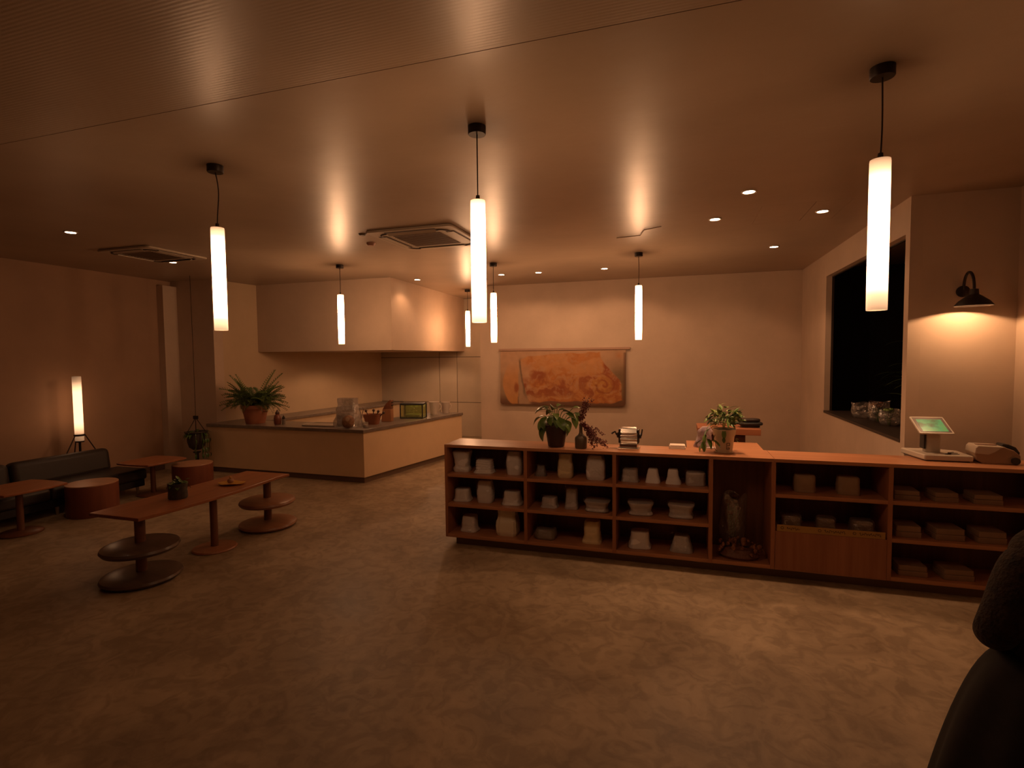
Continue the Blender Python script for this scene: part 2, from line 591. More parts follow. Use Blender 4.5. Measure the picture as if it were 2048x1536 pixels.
# ------------------------------------------------------------------ lamps
TL, TR = 0.745, 0.046
tube_me = {}
def tube_mesh(kind, strength, length=TL, r=TR):
    if kind not in tube_me:
        prof = [(r * 0.90, 0.006), (r * 0.99, 0.0), (r, 0.012), (r, length - 0.012), (r * 0.97, length), (r * 0.55, length + 0.004), (0.0, length + 0.004)]
        tube_me[kind] = MB().lathe(prof, 28, cap=False).mesh('glass_tube_' + kind, tube_mat('opal_tube_' + kind, strength, length))
    return tube_me[kind]
canopy_me = MB().lathe([(0.0, 0.0), (0.052, 0.0), (0.055, 0.004), (0.055, 0.05), (0.0, 0.05)], 24, cap=False).mesh('canopy', dark_metal)
holder_me = MB().lathe([(0.0, 0.03), (0.012, 0.03), (0.014, 0.0), (0.0, 0.0)], 12, cap=False).mesh('cord_holder', dark_metal)
def pendant(x, y, kind, strength, label, sway=0.0):
    o = empty('pendant_lamp', (x, y, ZC))
    tag(o, label, 'pendant lamp', 'tubular pendant lamps')
    put('canopy', canopy_me, o, (0, 0, -0.05))
    pts = [(sway * math.sin(math.pi * t) * 0.02, 0.006 * sway * math.sin(2 * math.pi * t), -0.05 - 0.392 * t) for t in [k / 10 for k in range(11)]]
    MB().tube(pts, 0.004, 6).build('cord', dark_metal, o)
    put('cord_holder', holder_me, o, (0, 0, -0.447 + 0.002))
    put('glass_tube', tube_mesh(kind, strength), o, (0, 0, -0.447 - TL))
    return o
pendant(-3.215, 3.10, 'front_dim', TUBE_FRONT * 0.44, 'glowing tube pendant hanging nearest the sofa corner, left of the front three', 1.0)
pendant(-1.18, 3.10, 'front', TUBE_FRONT, 'large glowing tube pendant in the middle of the front three', 0.0)
pendant(0.957, 3.115, 'front_right', TUBE_FRONT * 0.34, 'largest glowing tube pendant, nearest the gooseneck lamp wall', 0.2)
pendant(-4.88, 6.93, 'back', TUBE_BACK, 'small glowing tube pendant hanging in front of the plaster bulkhead', 0.0)
pendant(-2.66, 7.60, 'back', TUBE_BACK, 'small glowing tube pendant above the left end of the orange painting', 0.0)
pendant(-0.52, 7.55, 'back', TUBE_BACK, 'small glowing tube pendant above the right end of the orange painting', 0.2)
pendant(-4.20, 10.35, 'back', TUBE_BACK, 'farthest glowing tube pendant beside the panelled end wall of the kitchen', 0.0)

# recessed downlights
ring_me = MB().lathe([(0.047, 0.0), (0.062, -0.004), (0.064, 0.0), (0.064, 0.006), (0.047, 0.006)], 24, cap=False).mesh('trim_ring', mat('ring_paint', (0.5, 0.43, 0.36), 0.4))
disc_me = MB().lathe([(0.0, 0.0), (0.048, 0.0), (0.048, 0.003), (0.0, 0.003)], 24, cap=False).mesh('bulb_lens', emis('downlight_lens', (1.0, 0.62, 0.36), 30.0))
def downlight(x, y, label, power=1.0, tilt=None, size=150, blend=0.35):
    o = empty('ceiling_downlight', (x, y, ZC - 0.007))
    tag(o, label, 'downlight', 'recessed ceiling downlights')
    put('trim_ring', ring_me, o, (0, 0, 0.001))
    put('bulb_lens', disc_me, o, (0, 0, 0.0005))
    l = bpy.data.lights.new('downlight_beam', 'SPOT')
    l.energy = SPOT_W * power
    l.color = WARM
    l.spot_size = math.radians(size)
    l.spot_blend = blend
    l.shadow_soft_size = 0.04
    lo = bpy.data.objects.new('downlight_beam', l)
    C.objects.link(lo)
    lo.parent = o
    lo.location = (0, 0, -0.012)
    if tilt:
        lo.rotation_euler = tilt
    return o
downlight(-6.335, 4.152, 'downlight at the far left, in front of the ceiling air vent', 0.12, None, 80, 1.0)
downlight(-6.928, 5.254, 'downlight just left of the dark ceiling vent slot', 0.16, None, 90, 1.0)
downlight(-6.941, 5.883, 'downlight just right of the dark ceiling vent slot', 0.16, None, 100, 1.0)
downlight(-4.495, 8.69, 'downlight in front of the bulkhead side, right of its corner', 0.18, None, 120)
downlight(-2.893, 8.69, 'downlight beside the cord of the pendant left of the painting', 0.27, (math.radians(22), 0, 0), 118)
downlight(-2.237, 8.69, 'downlight over the middle left of the orange painting', 0.27, (math.radians(22), 0, 0), 118)
downlight(-1.138, 8.69, 'downlight over the right part of the orange painting', 0.45, (math.radians(22), 0, 0), 118)
downlight(0.362, 5.961, 'downlight above the potted plants, left of the four on the right', 0.9, None, 110, 1.0)
downlight(0.581, 5.066, 'highest and nearest of the four downlights on the right', 1.6, None, 104, 1.0)
downlight(1.359, 5.993, 'downlight set into the ceiling hatch near the large pendant', 0.10, None, 110)
downlight(1.198, 7.734, 'lowest of the four downlights on the right, by the dark opening', 0.42, (math.radians(24), math.radians(14), 0), 112)

# lights under the kitchen bulkhead
o = downlight(-5.45, 10.9, 'tiny downlight under the bulkhead near its right edge', 0.30, None, 150)
o.location.z = 2.085 - 0.007
o = downlight(-6.35, 9.6, 'added unseen tiny downlight under the middle of the bulkhead', 0.30, None, 150)  # unseen fill lamp, added to brighten the kitchen's left and back walls
o.location.z = 2.085 - 0.007

# gooseneck wall lamp
gl = empty('gooseneck_wall_lamp', (2.405, 5.70, 2.484))
tag(gl, 'dark gooseneck wall lamp with domed shade lighting the plaster wall', 'wall lamp')
MB().lathe([(0.0, 0.0), (0.05, 0.0), (0.05, 0.018), (0.03, 0.026), (0.0, 0.026)], 24, Matrix.Rotation(math.radians(90), 4, 'X'), cap=False).build('wall_plate', dark_metal, gl)
pts = []
for k in range(17):
    t = k / 16
    a = math.pi * t
    pts.append((-0.02 * (1 - math.cos(a)) * 0.5, -0.02 - 0.22 * (1 - math.cos(a)) / 2, 0.01 + 0.16 * math.sin(a) ** 0.8 - 0.035 * t))
MB().tube(pts, 0.011, 10).build('gooseneck_arm', dark_metal, gl)
sh = MB().lathe([(0.0, 0.02), (0.03, 0.015), (0.034, -0.03), (0.055, -0.045), (0.105, -0.085), (0.134, -0.125), (0.131, -0.127), (0.10, -0.089), (0.05, -0.055), (0.0, -0.05)], 32, cap=False).build('lamp_shade', dark_metal, gl, (-0.02, -0.24, -0.02))
MB().lathe([(0.0, -0.045), (0.01, -0.048), (0.013, -0.056), (0.01, -0.063), (0.0, -0.066)], 16, cap=False).build('bulb', emis('warm_bulb', (1.0, 0.6, 0.3), 8.0), sh)
l = bpy.data.lights.new('gooseneck_light', 'POINT')
l.energy = 18
l.color = (1.0, 0.55, 0.27)
l.shadow_soft_size = 0.012
lo = bpy.data.objects.new('gooseneck_light', l)
C.objects.link(lo)
lo.parent = sh
lo.location = (0, 0, -0.080)

# floor lamp with opal tube on a tripod behind the sofa
fl = empty('tripod_floor_lamp', (-8.43, 5.50, 0))
tag(fl, 'tall glowing tube floor lamp on a thin tripod behind the sofa', 'floor lamp')
put('glass_tube', tube_mesh('floor', TUBE_FLOOR, 0.95, 0.055), fl, (0, 0, 0.77))
MB().lathe([(0.0, 0.0), (0.055, 0.0), (0.055, 0.02), (0.0, 0.02)], 20, cap=False).build('tube_seat', dark_metal, fl, (0, 0, 0.75))
MB().tube([(0, 0, 0.35), (0, 0, 0.75)], 0.016, 10).build('stem', dark_metal, fl)
for a in (78, 180, 282):
    ca, sa = math.cos(math.radians(a)), math.sin(math.radians(a))
    MB().tube([(0.065 * ca, 0.065 * sa, 0.86), (0.12 * ca, 0.22 * sa, 0.58), (0.19 * ca, 0.52 * sa, 0.0)], 0.0075, 8).build('leg', dark_metal, fl)
MB().lathe([(0.060, 0.84), (0.068, 0.845), (0.068, 0.865), (0.060, 0.87)], 24, cap=False).build('collar', dark_metal, fl)

# ------------------------------------------------------------------ ceiling equipment
def cassette(x, y, rz, label, hw, open_side):
    o = empty('ceiling_air_conditioner', (x, y, ZC), rz)
    tag(o, label, 'air conditioner')
    pm = mat('ac_panel', (0.46, 0.375, 0.28), 0.45)
    dkm = mat('ac_slot', (0.05, 0.03, 0.02), 0.6)
    gm = mat('ac_grille', (0.17, 0.11, 0.07), 0.6)
    MB().prism(rrect(2 * hw, 2 * hw, 0.05), -0.028, -0.001).build('panel', pm, o, bevel=0.008)
    gw = hw * 0.56
    MB().box(-gw, gw, -gw, gw, -0.033, -0.026).build('grille', gm, o)
    for k in range(1, 12):
        yy = -gw + 2 * gw * k / 12
        MB().box(-gw, gw, yy - 0.006, yy + 0.006, -0.037, -0.033).build('grille_slat', gm, o)
    for k in range(4):
        M = Matrix.Rotation(math.pi / 2 * k, 4, 'Z')
        MB().box(-gw * 1.05, gw * 1.05, hw * 0.70, hw * 0.90, -0.031, -0.026, M).build('air_slot', dkm, o)
        M2 = M @ Matrix.Translation((0, hw * 0.80, -0.034)) @ Matrix.Rotation(math.radians(20 if k in open_side else 4), 4, 'X')
        MB().box(-gw * 1.0, gw * 1.0, -hw * 0.07, hw * 0.07, -0.004, 0.004, M2).build('louvre', pm, o)
    for sx in (-1, 1):
        for sy in (-1, 1):
            pts = []
            for k in range(7):
                a = math.radians(90 * k / 6)
                pts.append((sx * (gw * 1.05 + (hw * 0.80 - gw * 1.05) * math.sin(a)), sy * (hw * 0.80 - (hw * 0.80 - gw * 1.05) * (1 - math.cos(a))), -0.028))
            MB().tube(pts, 0.012, 6).build('corner_groove', dkm, o)
    return o
cassette(-2.80, 5.70, 0.0, 'square ceiling air conditioner between the small and large pendants', 0.52, (2,))
cassette(-6.62, 5.35, math.radians(0), 'square ceiling air conditioner between the left downlights', 0.44, (0, 2))
sd = MB().lathe([(0.0, -0.035), (0.035, -0.034), (0.05, -0.02), (0.055, 0.0), (0.0, 0.0)], 24, cap=False).build('smoke_detector', mat('detector', (0.40, 0.20, 0.13), 0.5), None, (-3.595, 5.751, ZC))
tag(sd, 'small round smoke detector on ceiling left of the air conditioner', 'detector')
sd2 = MB().lathe([(0.0, -0.02), (0.03, -0.02), (0.042, -0.008), (0.045, 0.0), (0.0, 0.0)], 24, cap=False).build('ceiling_sensor', mat('sensor_dark', (0.12, 0.08, 0.05), 0.5), None, (-3.42, 5.30, ZC))
tag(sd2, 'small dark round sensor touching the air conditioner corner', 'sensor')
wr = MB().tube([(-0.70, 6.45, ZC - 0.012), (-0.42, 6.40, ZC - 0.014), (-0.36, 6.15, ZC - 0.012), (-0.18, 6.05, ZC - 0.012)], 0.006, 6).build('ceiling_conduit', mat('conduit', (0.42, 0.33, 0.25), 0.5))
tag(wr, 'thin bent wire conduit on ceiling by the pendant right of the painting', 'conduit')

# ------------------------------------------------------------------ painting
def painting():
    X0, X1, Z0, Z1 = -3.367, -0.918, 1.003, 2.055
    W, H = X1 - X0, Z1 - Z0
    def fb(x, y, s, seed):
        return noise.fractal(Vector((x * s + seed, y * s, seed * 0.37)), 1.0, 2.0, 5)
    def sm(a, b, x):
        t = max(0, min(1, (x - a) / (b - a)))
        return t * t * (3 - 2 * t)
    def mixc(a, b, t):
        return tuple(p + (q - p) * t for p, q in zip(a, b))
    beige = (0.40, 0.23, 0.13)
    grey = (0.25, 0.16, 0.09)
    olive = (0.15, 0.085, 0.035)
    brown = (0.10, 0.035, 0.012)
    peach = (0.42, 0.19, 0.065)
    orange = (0.36, 0.12, 0.02)
    rust = (0.23, 0.05, 0.006)
    yellow = (0.40, 0.17, 0.03)
    def col(u, v):
        a = u * 2.33
        wx = fb(a, v, 1.6, 1.0) * 0.09
        wy = fb(a, v, 1.6, 9.0) * 0.09
        uu, vv = u + wx * 0.22, v + wy * 0.6
        # ground
        c = mixc(beige, grey, sm(0.2, 0.7, v) * 0.8 + 0.2 * sm(0.75, 0.9, u))
        c = mixc(c, olive, sm(0.78, 0.98, u) * sm(0.05, 0.5, v))
        c = mixc(c, brown, sm(0.72, 0.98, v) * 0.9)
        c = mixc(c, orange, 0.6 * max(0, 1 - math.hypot((u - 0.95) * 2.33 / 0.09, (v - 0.10) / 0.09)))
        # left lobe
        dl = math.hypot((uu - 0.125) / 0.10, (vv - 0.56) / 0.42)
        if uu < 0.155 and True:
            t = sm(1.03, 0.97, dl)
            cc = mixc(peach, beige, sm(0.55, 0.15, vv))
            cc = mixc(cc, rust, 0.8 * sm(0.5, 1.0, 1.35 - math.hypot((uu - 0.135) / 0.035, (vv - 0.68) / 0.16)))
            cc = mixc(cc, yellow, 0.5 * sm(0.75, 0.95, vv))
            c = mixc(c, cc, t)
        # fold between the lobes
        cen = 0.165 + 0.05 * sm(0.15, 0.75, vv) + 0.05 * sm(0.75, 1.0, vv)
        c = mixc(c, mixc(grey, beige, 0.5), sm(0.0, 0.02, uu - 0.152) * sm(0.28, 0.24, uu) * sm(0.08, 0.2, vv))
        c = mixc(c, (0.09, 0.05, 0.025), 0.85 * sm(0.024, 0.004, abs(uu - cen)) * sm(0.12, 0.22, vv) * sm(1.0, 0.6, vv))
        # main body
        left = 0.165 + 0.12 * max(0, vv - 0.25) ** 1.2
        top = 0.035 + 0.10 * sm(0.25, 0.15, uu) + 0.05 * sm(0.2, 0.0, abs(uu - 0.25))
        right = 0.80 + 0.175 * sm(0.12, 0.62, vv)
        bot = 0.955 - 0.05 * sm(0.88, 0.99, uu)
        ins = min((uu - left) / 0.012, (vv - top) / 0.02, (right - uu) / 0.012, (bot - vv) / 0.02)
        t = sm(0, 1, ins)
        if t > 0:
            g = fb(a, v, 2.2, 3.0)
            g2 = fb(a + wx * 6, v * 1.8 + wy * 6, 3.2, 5.0)
            cc = mixc(orange, peach, max(0, min(1, 0.55 + 0.9 * g2 + 0.35 * (0.5 - vv))))
            cc = mixc(cc, beige, 0.75 * sm(0.34, 0.22, uu) * sm(0.1, 0.4, vv))
            cc = mixc(cc, rust, max(0, min(0.9, 1.5 * g2 + 0.1)) * sm(0.45, 0.55, vv) * sm(0.92, 0.75, vv))
            def blob(cu, cv, ru, rv, color, k):
                nonlocal cc
                d = math.hypot((uu - cu) / ru, (vv - cv) / rv) + 0.35 * g2
                cc = mixc(cc, color, k * sm(1.0, 0.35, d))
            blob(0.33, 0.45, 0.09, 0.16, rust, 0.85)
            blob(0.30, 0.58, 0.06, 0.08, orange, 0.8)
            blob(0.50, 0.70, 0.05, 0.10, rust, 0.9)
            blob(0.43, 0.82, 0.09, 0.05, rust, 0.6)
            blob(0.70, 0.38, 0.16, 0.12, peach, 0.8)
            blob(0.86, 0.34, 0.05, 0.22, rust, 0.95)
            blob(0.92, 0.55, 0.06, 0.22, rust, 0.8)
            # curl at lower right
            du, dv = (uu - 0.83) / 0.085, (vv - 0.64) / 0.17
            d = math.hypot(du, dv)
            an = math.atan2(dv, du)
            cc = mixc(cc, yellow, 0.75 * sm(1.15, 0.6, d + 0.2 * g2))
            spr = (d * 1.6 + an / (2 * math.pi) + 0.25 * g) % 1.0
            cc = mixc(cc, rust, 0.8 * sm(0.22, 0.05, abs(spr - 0.5)) * sm(1.35, 1.0, d) * sm(-2.9, -1.5, an))
            # flowing folds
            fl_ = math.sin(9 * vv + 4.0 * math.sin(2.2 * a) + 7 * g2 + 4 * g)
            cc = mixc(cc, rust, 0.45 * sm(0.55, 1.0, fl_) * sm(0.40, 0.6, vv))
            cc = mixc(cc, beige, 0.35 * sm(-0.6, -1.0, fl_))
            # long drawn contour strokes
            s = math.sin(14 * (vv + 0.35 * math.sin(3.0 * a + 1.0)) + 5 * g)
            cc = mixc(cc, rust, 0.35 * sm(0.93, 1.0, s) * sm(0.5, 0.6, vv))
            c = mixc(c, cc, t)
        k = 1 + 0.10 * fb(a, v, 9.0, 2.0)
        # painted-dark edges
        c = mixc(c, brown, 0.75 * sm(0.975, 0.995, max(v, u if v > 0.05 else 0)))
        return tuple(max(0, x * k) for x in c)
    NU, NV = 200, 90
    vs, fs, cols = [], [], []
    def yoff(u, v):
        return -0.035 - 0.045 * v + 0.006 * math.sin(9 * u) * v
    def edge(u, v):
        # rounded lower corners
        x = X0 + W * u
        z = Z1 - H * v
        return x, z
    for j in range(NV + 1):
        for i in range(NU + 1):
            u, v = i / NU, j / NV
            x, z = edge(u, v)
            cr = 0.06
            du = min(u, 1 - u) * W
            dv = (1 - v) * H
            if du < cr and dv < cr:
                d = math.hypot(cr - du, cr - dv)
                if d > cr:
                    s = cr / d
                    x = (X0 if u < .5 else X1) + (1 if u < .5 else -1) * (cr - (cr - du) * s)
                    z = Z0 + cr - (cr - dv) * s
            vs.append((x, YB + yoff(u, v), z))
            cols.append(col(u, v))
    n = len(vs)
    for p in list(vs):
        vs.append((p[0], p[1] + 0.022, p[2]))
        cols.append((0.12, 0.06, 0.03))
    R = NU + 1
    for j in range(NV):
        for i in range(NU):
            a = j * R + i
            fs.append((a, a + R, a + R + 1, a + 1))
            fs.append((n + a, n + a + 1, n + a + R + 1, n + a + R))
    loop = [i for i in range(R)] + [j * R + NU for j in range(1, NV + 1)] + [NV * R + i for i in range(NU - 1, -1, -1)] + [j * R for j in range(NV - 1, 0, -1)]
    for k in range(len(loop)):
        a, b = loop[k], loop[(k + 1) % len(loop)]
        fs.append((a, b, n + b, n + a))
    cx, cz = (X0 + X1) / 2, Z0
    vs = [(x - cx, y - YB, z - cz) for x, y, z in vs]
    me = bpy.data.meshes.new('canvas')
    me.from_pydata(vs, [], fs)
    me.update()
    at = me.color_attributes.new('paint', 'FLOAT_COLOR', 'POINT')
    flat = []
    for c in cols:
        flat += [c[0], c[1], c[2], 1.0]
    at.data.foreach_set('color', flat)
    m = bpy.data.materials.new('painted_canvas')
    m.use_nodes = True
    nt = m.node_tree
    b = nt.nodes['Principled BSDF']
    an = nt.nodes.new('ShaderNodeVertexColor')
    an.layer_name = 'paint'
    nt.links.new(an.outputs[0], b.inputs['Base Color'])
    b.inputs['Roughness'].default_value = 0.7
    me.materials.append(m)
    me.shade_smooth()
    me.set_sharp_from_angle(angle=math.radians(40))
    root = empty('canvas_painting', (cx, YB, cz))
    tag(root, 'wide unframed orange abstract painting hanging from a rail on plaster wall', 'painting')
    put('canvas', me, root)
    railm = mat('rail', (0.36, 0.21, 0.14), 0.5)
    box('hanging_rail', -3.40 - cx, -0.835 - cx, -0.05, -0.001, 1.056, 1.098, railm, root, 0.003)
painting()

# ------------------------------------------------------------------ shelf counter (continuous run of open bays)
CY0, CY1, CT = 4.95, 5.37, 1.053
DIV = [-2.29, -1.425, -0.56, 0.288, 0.793, 1.655, 2.52]
cn = empty('shelf_counter', (0.2, (CY0 + CY1) / 2, 0))
tag(cn, 'long reddish wooden counter of open shelf bays, front of room', 'counter')
ccx, ccy = 0.2, (CY0 + CY1) / 2
def cbox(name, x0, x1, y0, y1, z0, z1, m, bev=0.002):
    return box(name, x0 - ccx, x1 - ccx, y0 - ccy, y1 - ccy, z0, z1, m, cn, bev)
XE = 2.78
cbox('counter_top', -2.29, 0.795, CY0, CY1, CT - 0.03, CT, wood_c)
cbox('counter_top', 0.798, XE, CY0, CY1, CT - 0.03, CT, wood_c)
tk = 0.017
for i, x in enumerate(DIV):
    x0, x1 = (x, x + 0.028) if i == 0 else (x - tk, x + tk)
    if i == 6:
        continue
    cbox('upright', x0, x1, CY0 + 0.002, CY1, 0.088, CT - 0.03, wood_v)
cbox('upright', XE - 0.03, XE, CY0 + 0.002, CY1, 0.088, CT - 0.03, wood_v)
BAYS = [(-2.262, -1.442), (-1.408, -0.577), (-0.543, 0.271), (0.305, 0.776), (0.81, 1.638), (1.672, 2.75)]
S1, S2, S0 = 0.75, 0.44, 0.122
for i, (a, b) in enumerate(BAYS):
    cbox('back_panel', a, b, CY1 - 0.013, CY1 - 0.001, 0.088, CT - 0.03, wood_d)
    cbox('bottom_board', a, b, CY0 + 0.003, CY1 - 0.012, 0.088, S0, wood_c)
    if i in (0, 1, 2, 5, 4):
        cbox('shelf', a, b, CY0 + 0.004, CY1 - 0.012, S1 - 0.032, S1, wood_c)
    if i in (0, 1, 2, 5):
        cbox('shelf', a, b, CY0 + 0.004, CY1 - 0.012, S2 - 0.032, S2, wood_c)
cbox('shelf', 0.81, 1.638, CY0 + 0.03, CY1 - 0.012, 0.42 - 0.02, 0.42, wood_c)
dr = cbox('drawer_front', 0.812, 1.636, CY0 - 0.002, CY0 + 0.02, 0.098, 0.428, wood_v)
cbox('plinth', -2.20, XE - 0.04, CY0 + 0.07, CY1 - 0.03, 0.0, 0.088, skirting)
# perpendicular wing of the counter, behind the potted plant
wg = empty('counter_wing', (0.43, 5.60, 0))
tag(wg, 'short wooden counter wing behind the plant in the pale tub', 'counter')
box('wing_top', -0.34, 0.34, -0.225, 0.20, CT - 0.03, CT, wood_c, wg, 0.002)
box('side_panel', -0.32, -0.29, -0.21, 0.18, 0, CT - 0.03, wood_v, wg, 0.002)
box('side_panel', 0.29, 0.32, -0.21, 0.18, 0, CT - 0.03, wood_v, wg, 0.002)
# raised work stand further back
st = empty('work_stand', (0.62, 6.55, 0))
tag(st, 'raised wooden work stand behind counter carrying a black device', 'stand')
MB().box(-0.40, 0.26, -0.22, 0.22, 1.05, 1.12).build('stand_top', wood('stand_wood', (0.40, 0.15, 0.07), (0.30, 0.10, 0.045), 0.4, 'X', 7), st, bevel=0.004)
box('pedestal', -0.30, 0.11, -0.15, 0.15, 0, 1.05, wood_d, st, 0.003)

# price strip with handwriting on the drawer front
def strip_mat():
    m = bpy.data.materials.new('handwritten_strip')
    m.use_nodes = True
    nt = m.node_tree
    b = nt.nodes['Principled BSDF']
    b.inputs['Base Color'].default_value = (0.42, 0.24, 0.06, 1)
    b.inputs['Roughness'].default_value = 0.7
    return m
ps = empty('price_strip', (1.224, CY0 - 0.003, 0.43))
tag(ps, 'long yellowish paper strip with handwriting above the wooden drawer front', 'sign')
box('paper', -0.40, 0.40, 0.001, 0.004, 0, 0.056, strip_mat(), ps)
ink = mat('ink', (0.06, 0.03, 0.015), 0.7)
random.seed(21)
for s in range(3):
    x0 = -0.335 + 0.255 * s + (0.03 if s else 0)
    # a small round flourish and a word-like cursive scribble
    pts = [(x0 - 0.025 + 0.011 * math.cos(t * 0.7), 0.0, 0.03 + 0.011 * math.sin(t * 0.7)) for t in range(10)]
    MB().tube(pts, 0.0018, 5).build('handwriting', ink, ps)
    pts, x = [], x0 + 0.01
    n = 38 if s else 24
    for k in range(n):
        pts.append((x + 0.0035 * math.sin(k * 1.7), 0.0, 0.029 + 0.009 * math.sin(k * 1.35) + 0.004 * math.sin(k * 0.6 + s)))
        x += 0.0042
    MB().tube(pts, 0.0018, 5).build('handwriting', ink, ps)

# ------------------------------------------------------------------ goods on the shelves
BAY_NAMES = ['leftmost bay', 'second bay from left', 'third bay from left', 'tall narrow bay', 'drawer bay', 'rightmost bay']
SH_NAMES = {S1: 'top shelf', S2: 'middle shelf', S0: 'bottom board'}
PAT = {
    # relative half-width at heights 0..1
    'flare': [(0, 1.0), (0.06, 1.02), (0.2, 0.90), (0.5, 0.82), (0.85, 0.80), (0.96, 0.78), (1, 0.70)],
    'cone': [(0, 1.0), (0.08, 0.98), (0.3, 0.86), (0.6, 0.74), (0.92, 0.64), (1, 0.56)],
    'sack': [(0, 0.90), (0.1, 0.98), (0.35, 1.0), (0.6, 0.88), (0.8, 0.82), (0.95, 0.86), (1, 0.80)],
    'block': [(0, 0.97), (0.05, 1.0), (0.5, 0.98), (0.9, 0.96), (0.97, 0.92), (1, 0.84)],
    'vase': [(0, 0.86), (0.1, 0.92), (0.3, 0.80), (0.6, 0.84), (0.9, 1.0), (0.97, 1.0), (1, 0.94)],
    'bulge': [(0, 0.94), (0.12, 1.0), (0.5, 1.02), (0.85, 0.94), (0.95, 0.84), (1, 0.76)],
}
def packet_mesh(w, d, h, pat, seed, crease=0.02, stripes=False, m=None, stack=False):
    rings = []
    prof = PAT[pat]
    N = 40
    M = 22
    for j in range(M + 1):
        t = j / M
        for k in range(len(prof) - 1):
            if prof[k][0] <= t <= prof[k + 1][0]:
                s = (t - prof[k][0]) / (prof[k + 1][0] - prof[k][0])
                f = prof[k][1] + (prof[k + 1][1] - prof[k][1]) * s
                break
        out = rrect(w * f, d * f, min(w, d) * f * 0.28, 9)
        ring = []
        for i, (x, y) in enumerate(out):
            nv = noise.fractal(Vector((x * 14 + seed * 3.1, y * 14 - seed, t * h * 14 + seed * 1.7)), 1.0, 2.0, 3)
            k = 1 + crease * 2.0 * nv * (0.3 + 0.7 * math.sin(math.pi * min(1, t + 0.12)))
            if stripes:
                k += 0.02 * (1 if i % 4 < 2 else -1)
            if stack:
                k += 0.025 * (1 if j % 4 < 2 else -1) * (1 if t < 0.95 else 0)
            zz = t * h + (0.012 * nv * h / 0.15 if 0.1 < t < 1 else 0)
            zz = min(zz, h * 1.04)
            if j == 0:
                zz = 0
            ring.append((x * k, y * k, zz))
        rings.append(ring)
    mb = MB().loft(rings)
    return mb
def seal_strip(w, h, seed):
    pts = []
    return None
def packet(px0, px1, ytop, bay, z, pat, m, kind, pos, seed, stripes=False, stack=False, wrap=True, h=None, dscale=0.8, yoff=0.17, group=None, crease=0.04):
    """a wrapped good: x range at the shelf front, standing yoff behind the counter front"""
    w = px1 - px0
    o = empty('wrapped_packet', ((px0 + px1) / 2, CY0 + yoff, z), random.uniform(-0.12, 0.12))
    words = '%s, %s on %s of %s' % (kind, pos, SH_NAMES[z] if z in SH_NAMES else 'shelf', BAY_NAMES[bay])
    tag(o, words, 'packet', 'wrapped goods on the counter shelves')
    d = min(w * dscale, 0.24)
    packet_mesh(w * 0.94, d, h, pat, seed, crease, stripes, stack=stack).build('contents', m, o)
    if wrap:
        # clear wrapping with a folded hem standing at the top and a flat hem at the foot
        mb = packet_mesh(w * 1.0, d * 1.06, h * 1.04, pat, seed + 5, crease * 1.6)
        mb.build('clear_wrap', film_faint, o)
        hem = MB()
        pts = []
        n = 16
        for k in range(n + 1):
            t = k / n - 0.5
            pts.append((t * w * 0.98, 0.010 * math.sin(k * 1.9 + seed)))
        vs = []
        for x, y in pts:
            vs += [(x, y - 0.001, h * 1.0), (x * 0.96, y * 1.6 - 0.001, h * 1.12 + 0.006 * math.sin(x * 60 + seed))]
        fs = [(2 * k, 2 * k + 2, 2 * k + 3, 2 * k + 1) for k in range(n)]
        hem.add(vs, fs)
        hem.build('folded_hem', film_faint, o, fix=False)
    return o
# (x at plane CY0+yoff measured, height)
random.seed(5)
D0 = 0.17
def P(bay, z, x0, x1, h, pat, m, kind, pos, seed, **k):
    return packet(x0, x1, None, bay, z, pat, m, kind, pos, seed, h=h, **k)
# bay 1
P(0, S1, -2.26, -2.06, 0.215, 'vase', paper, 'pale crumpled tall packet', 'leftmost', 1, crease=0.05)
P(0, S1, -2.02, -1.80, 0.135, 'flare', paper, 'short ridged off-white packet', 'middle', 2, stack=True)
P(0, S1, -1.665, -1.50, 0.235, 'bulge', paper, 'tall pale packet', 'rightmost', 3)
P(0, S2, -2.26, -2.06, 0.125, 'flare', paper, 'short flared off-white packet', 'leftmost', 4)
P(0, S2, -1.99, -1.815, 0.225, 'bulge', paper, 'tall off-white packet', 'middle', 5)
P(0, S2, -1.72, -1.50, 0.135, 'flare', paper, 'short flared off-white packet', 'rightmost', 6)
P(0, S0, -2.18, -1.985, 0.16, 'flare', paper, 'flared off-white packet', 'left', 7)
P(0, S0, -1.78, -1.54, 0.26, 'sack', mat('striped_cloth', (0.78, 0.68, 0.50), 0.7), 'big vertically ribbed cream packet', 'right', 8, stripes=True, wrap=False)
# bay 2
P(1, S1, -1.37, -1.245, 0.10, 'cone', mat('dark_packet', (0.13, 0.10, 0.10), 0.5), 'small dark packet', 'leftmost', 9)
P(1, S1, -1.135, -0.975, 0.235, 'sack', paper_y, 'tall yellowish packet', 'middle', 10)
P(1, S1, -0.85, -0.66, 0.235, 'bulge', paper, 'tall pale packet', 'rightmost', 11)
P(1, S2, -1.31, -1.125, 0.10, 'flare', paper_g, 'short dim grey packet', 'leftmost', 12)
P(1, S2, -1.065, -0.925, 0.20, 'flare', paper_g, 'tall narrow dim packet', 'middle', 13)
P(1, S2, -0.87, -0.61, 0.105, 'vase', paper_g, 'low wide dim packet', 'rightmost', 14)
P(1, S0, -1.37, -1.15, 0.095, 'bulge', mat('dim_packet', (0.22, 0.18, 0.14), 0.6), 'low dark packet', 'left', 15)
P(1, S0, -0.89, -0.69, 0.215, 'flare', paper_y, 'smooth cream flared packet', 'right', 16, wrap=False)
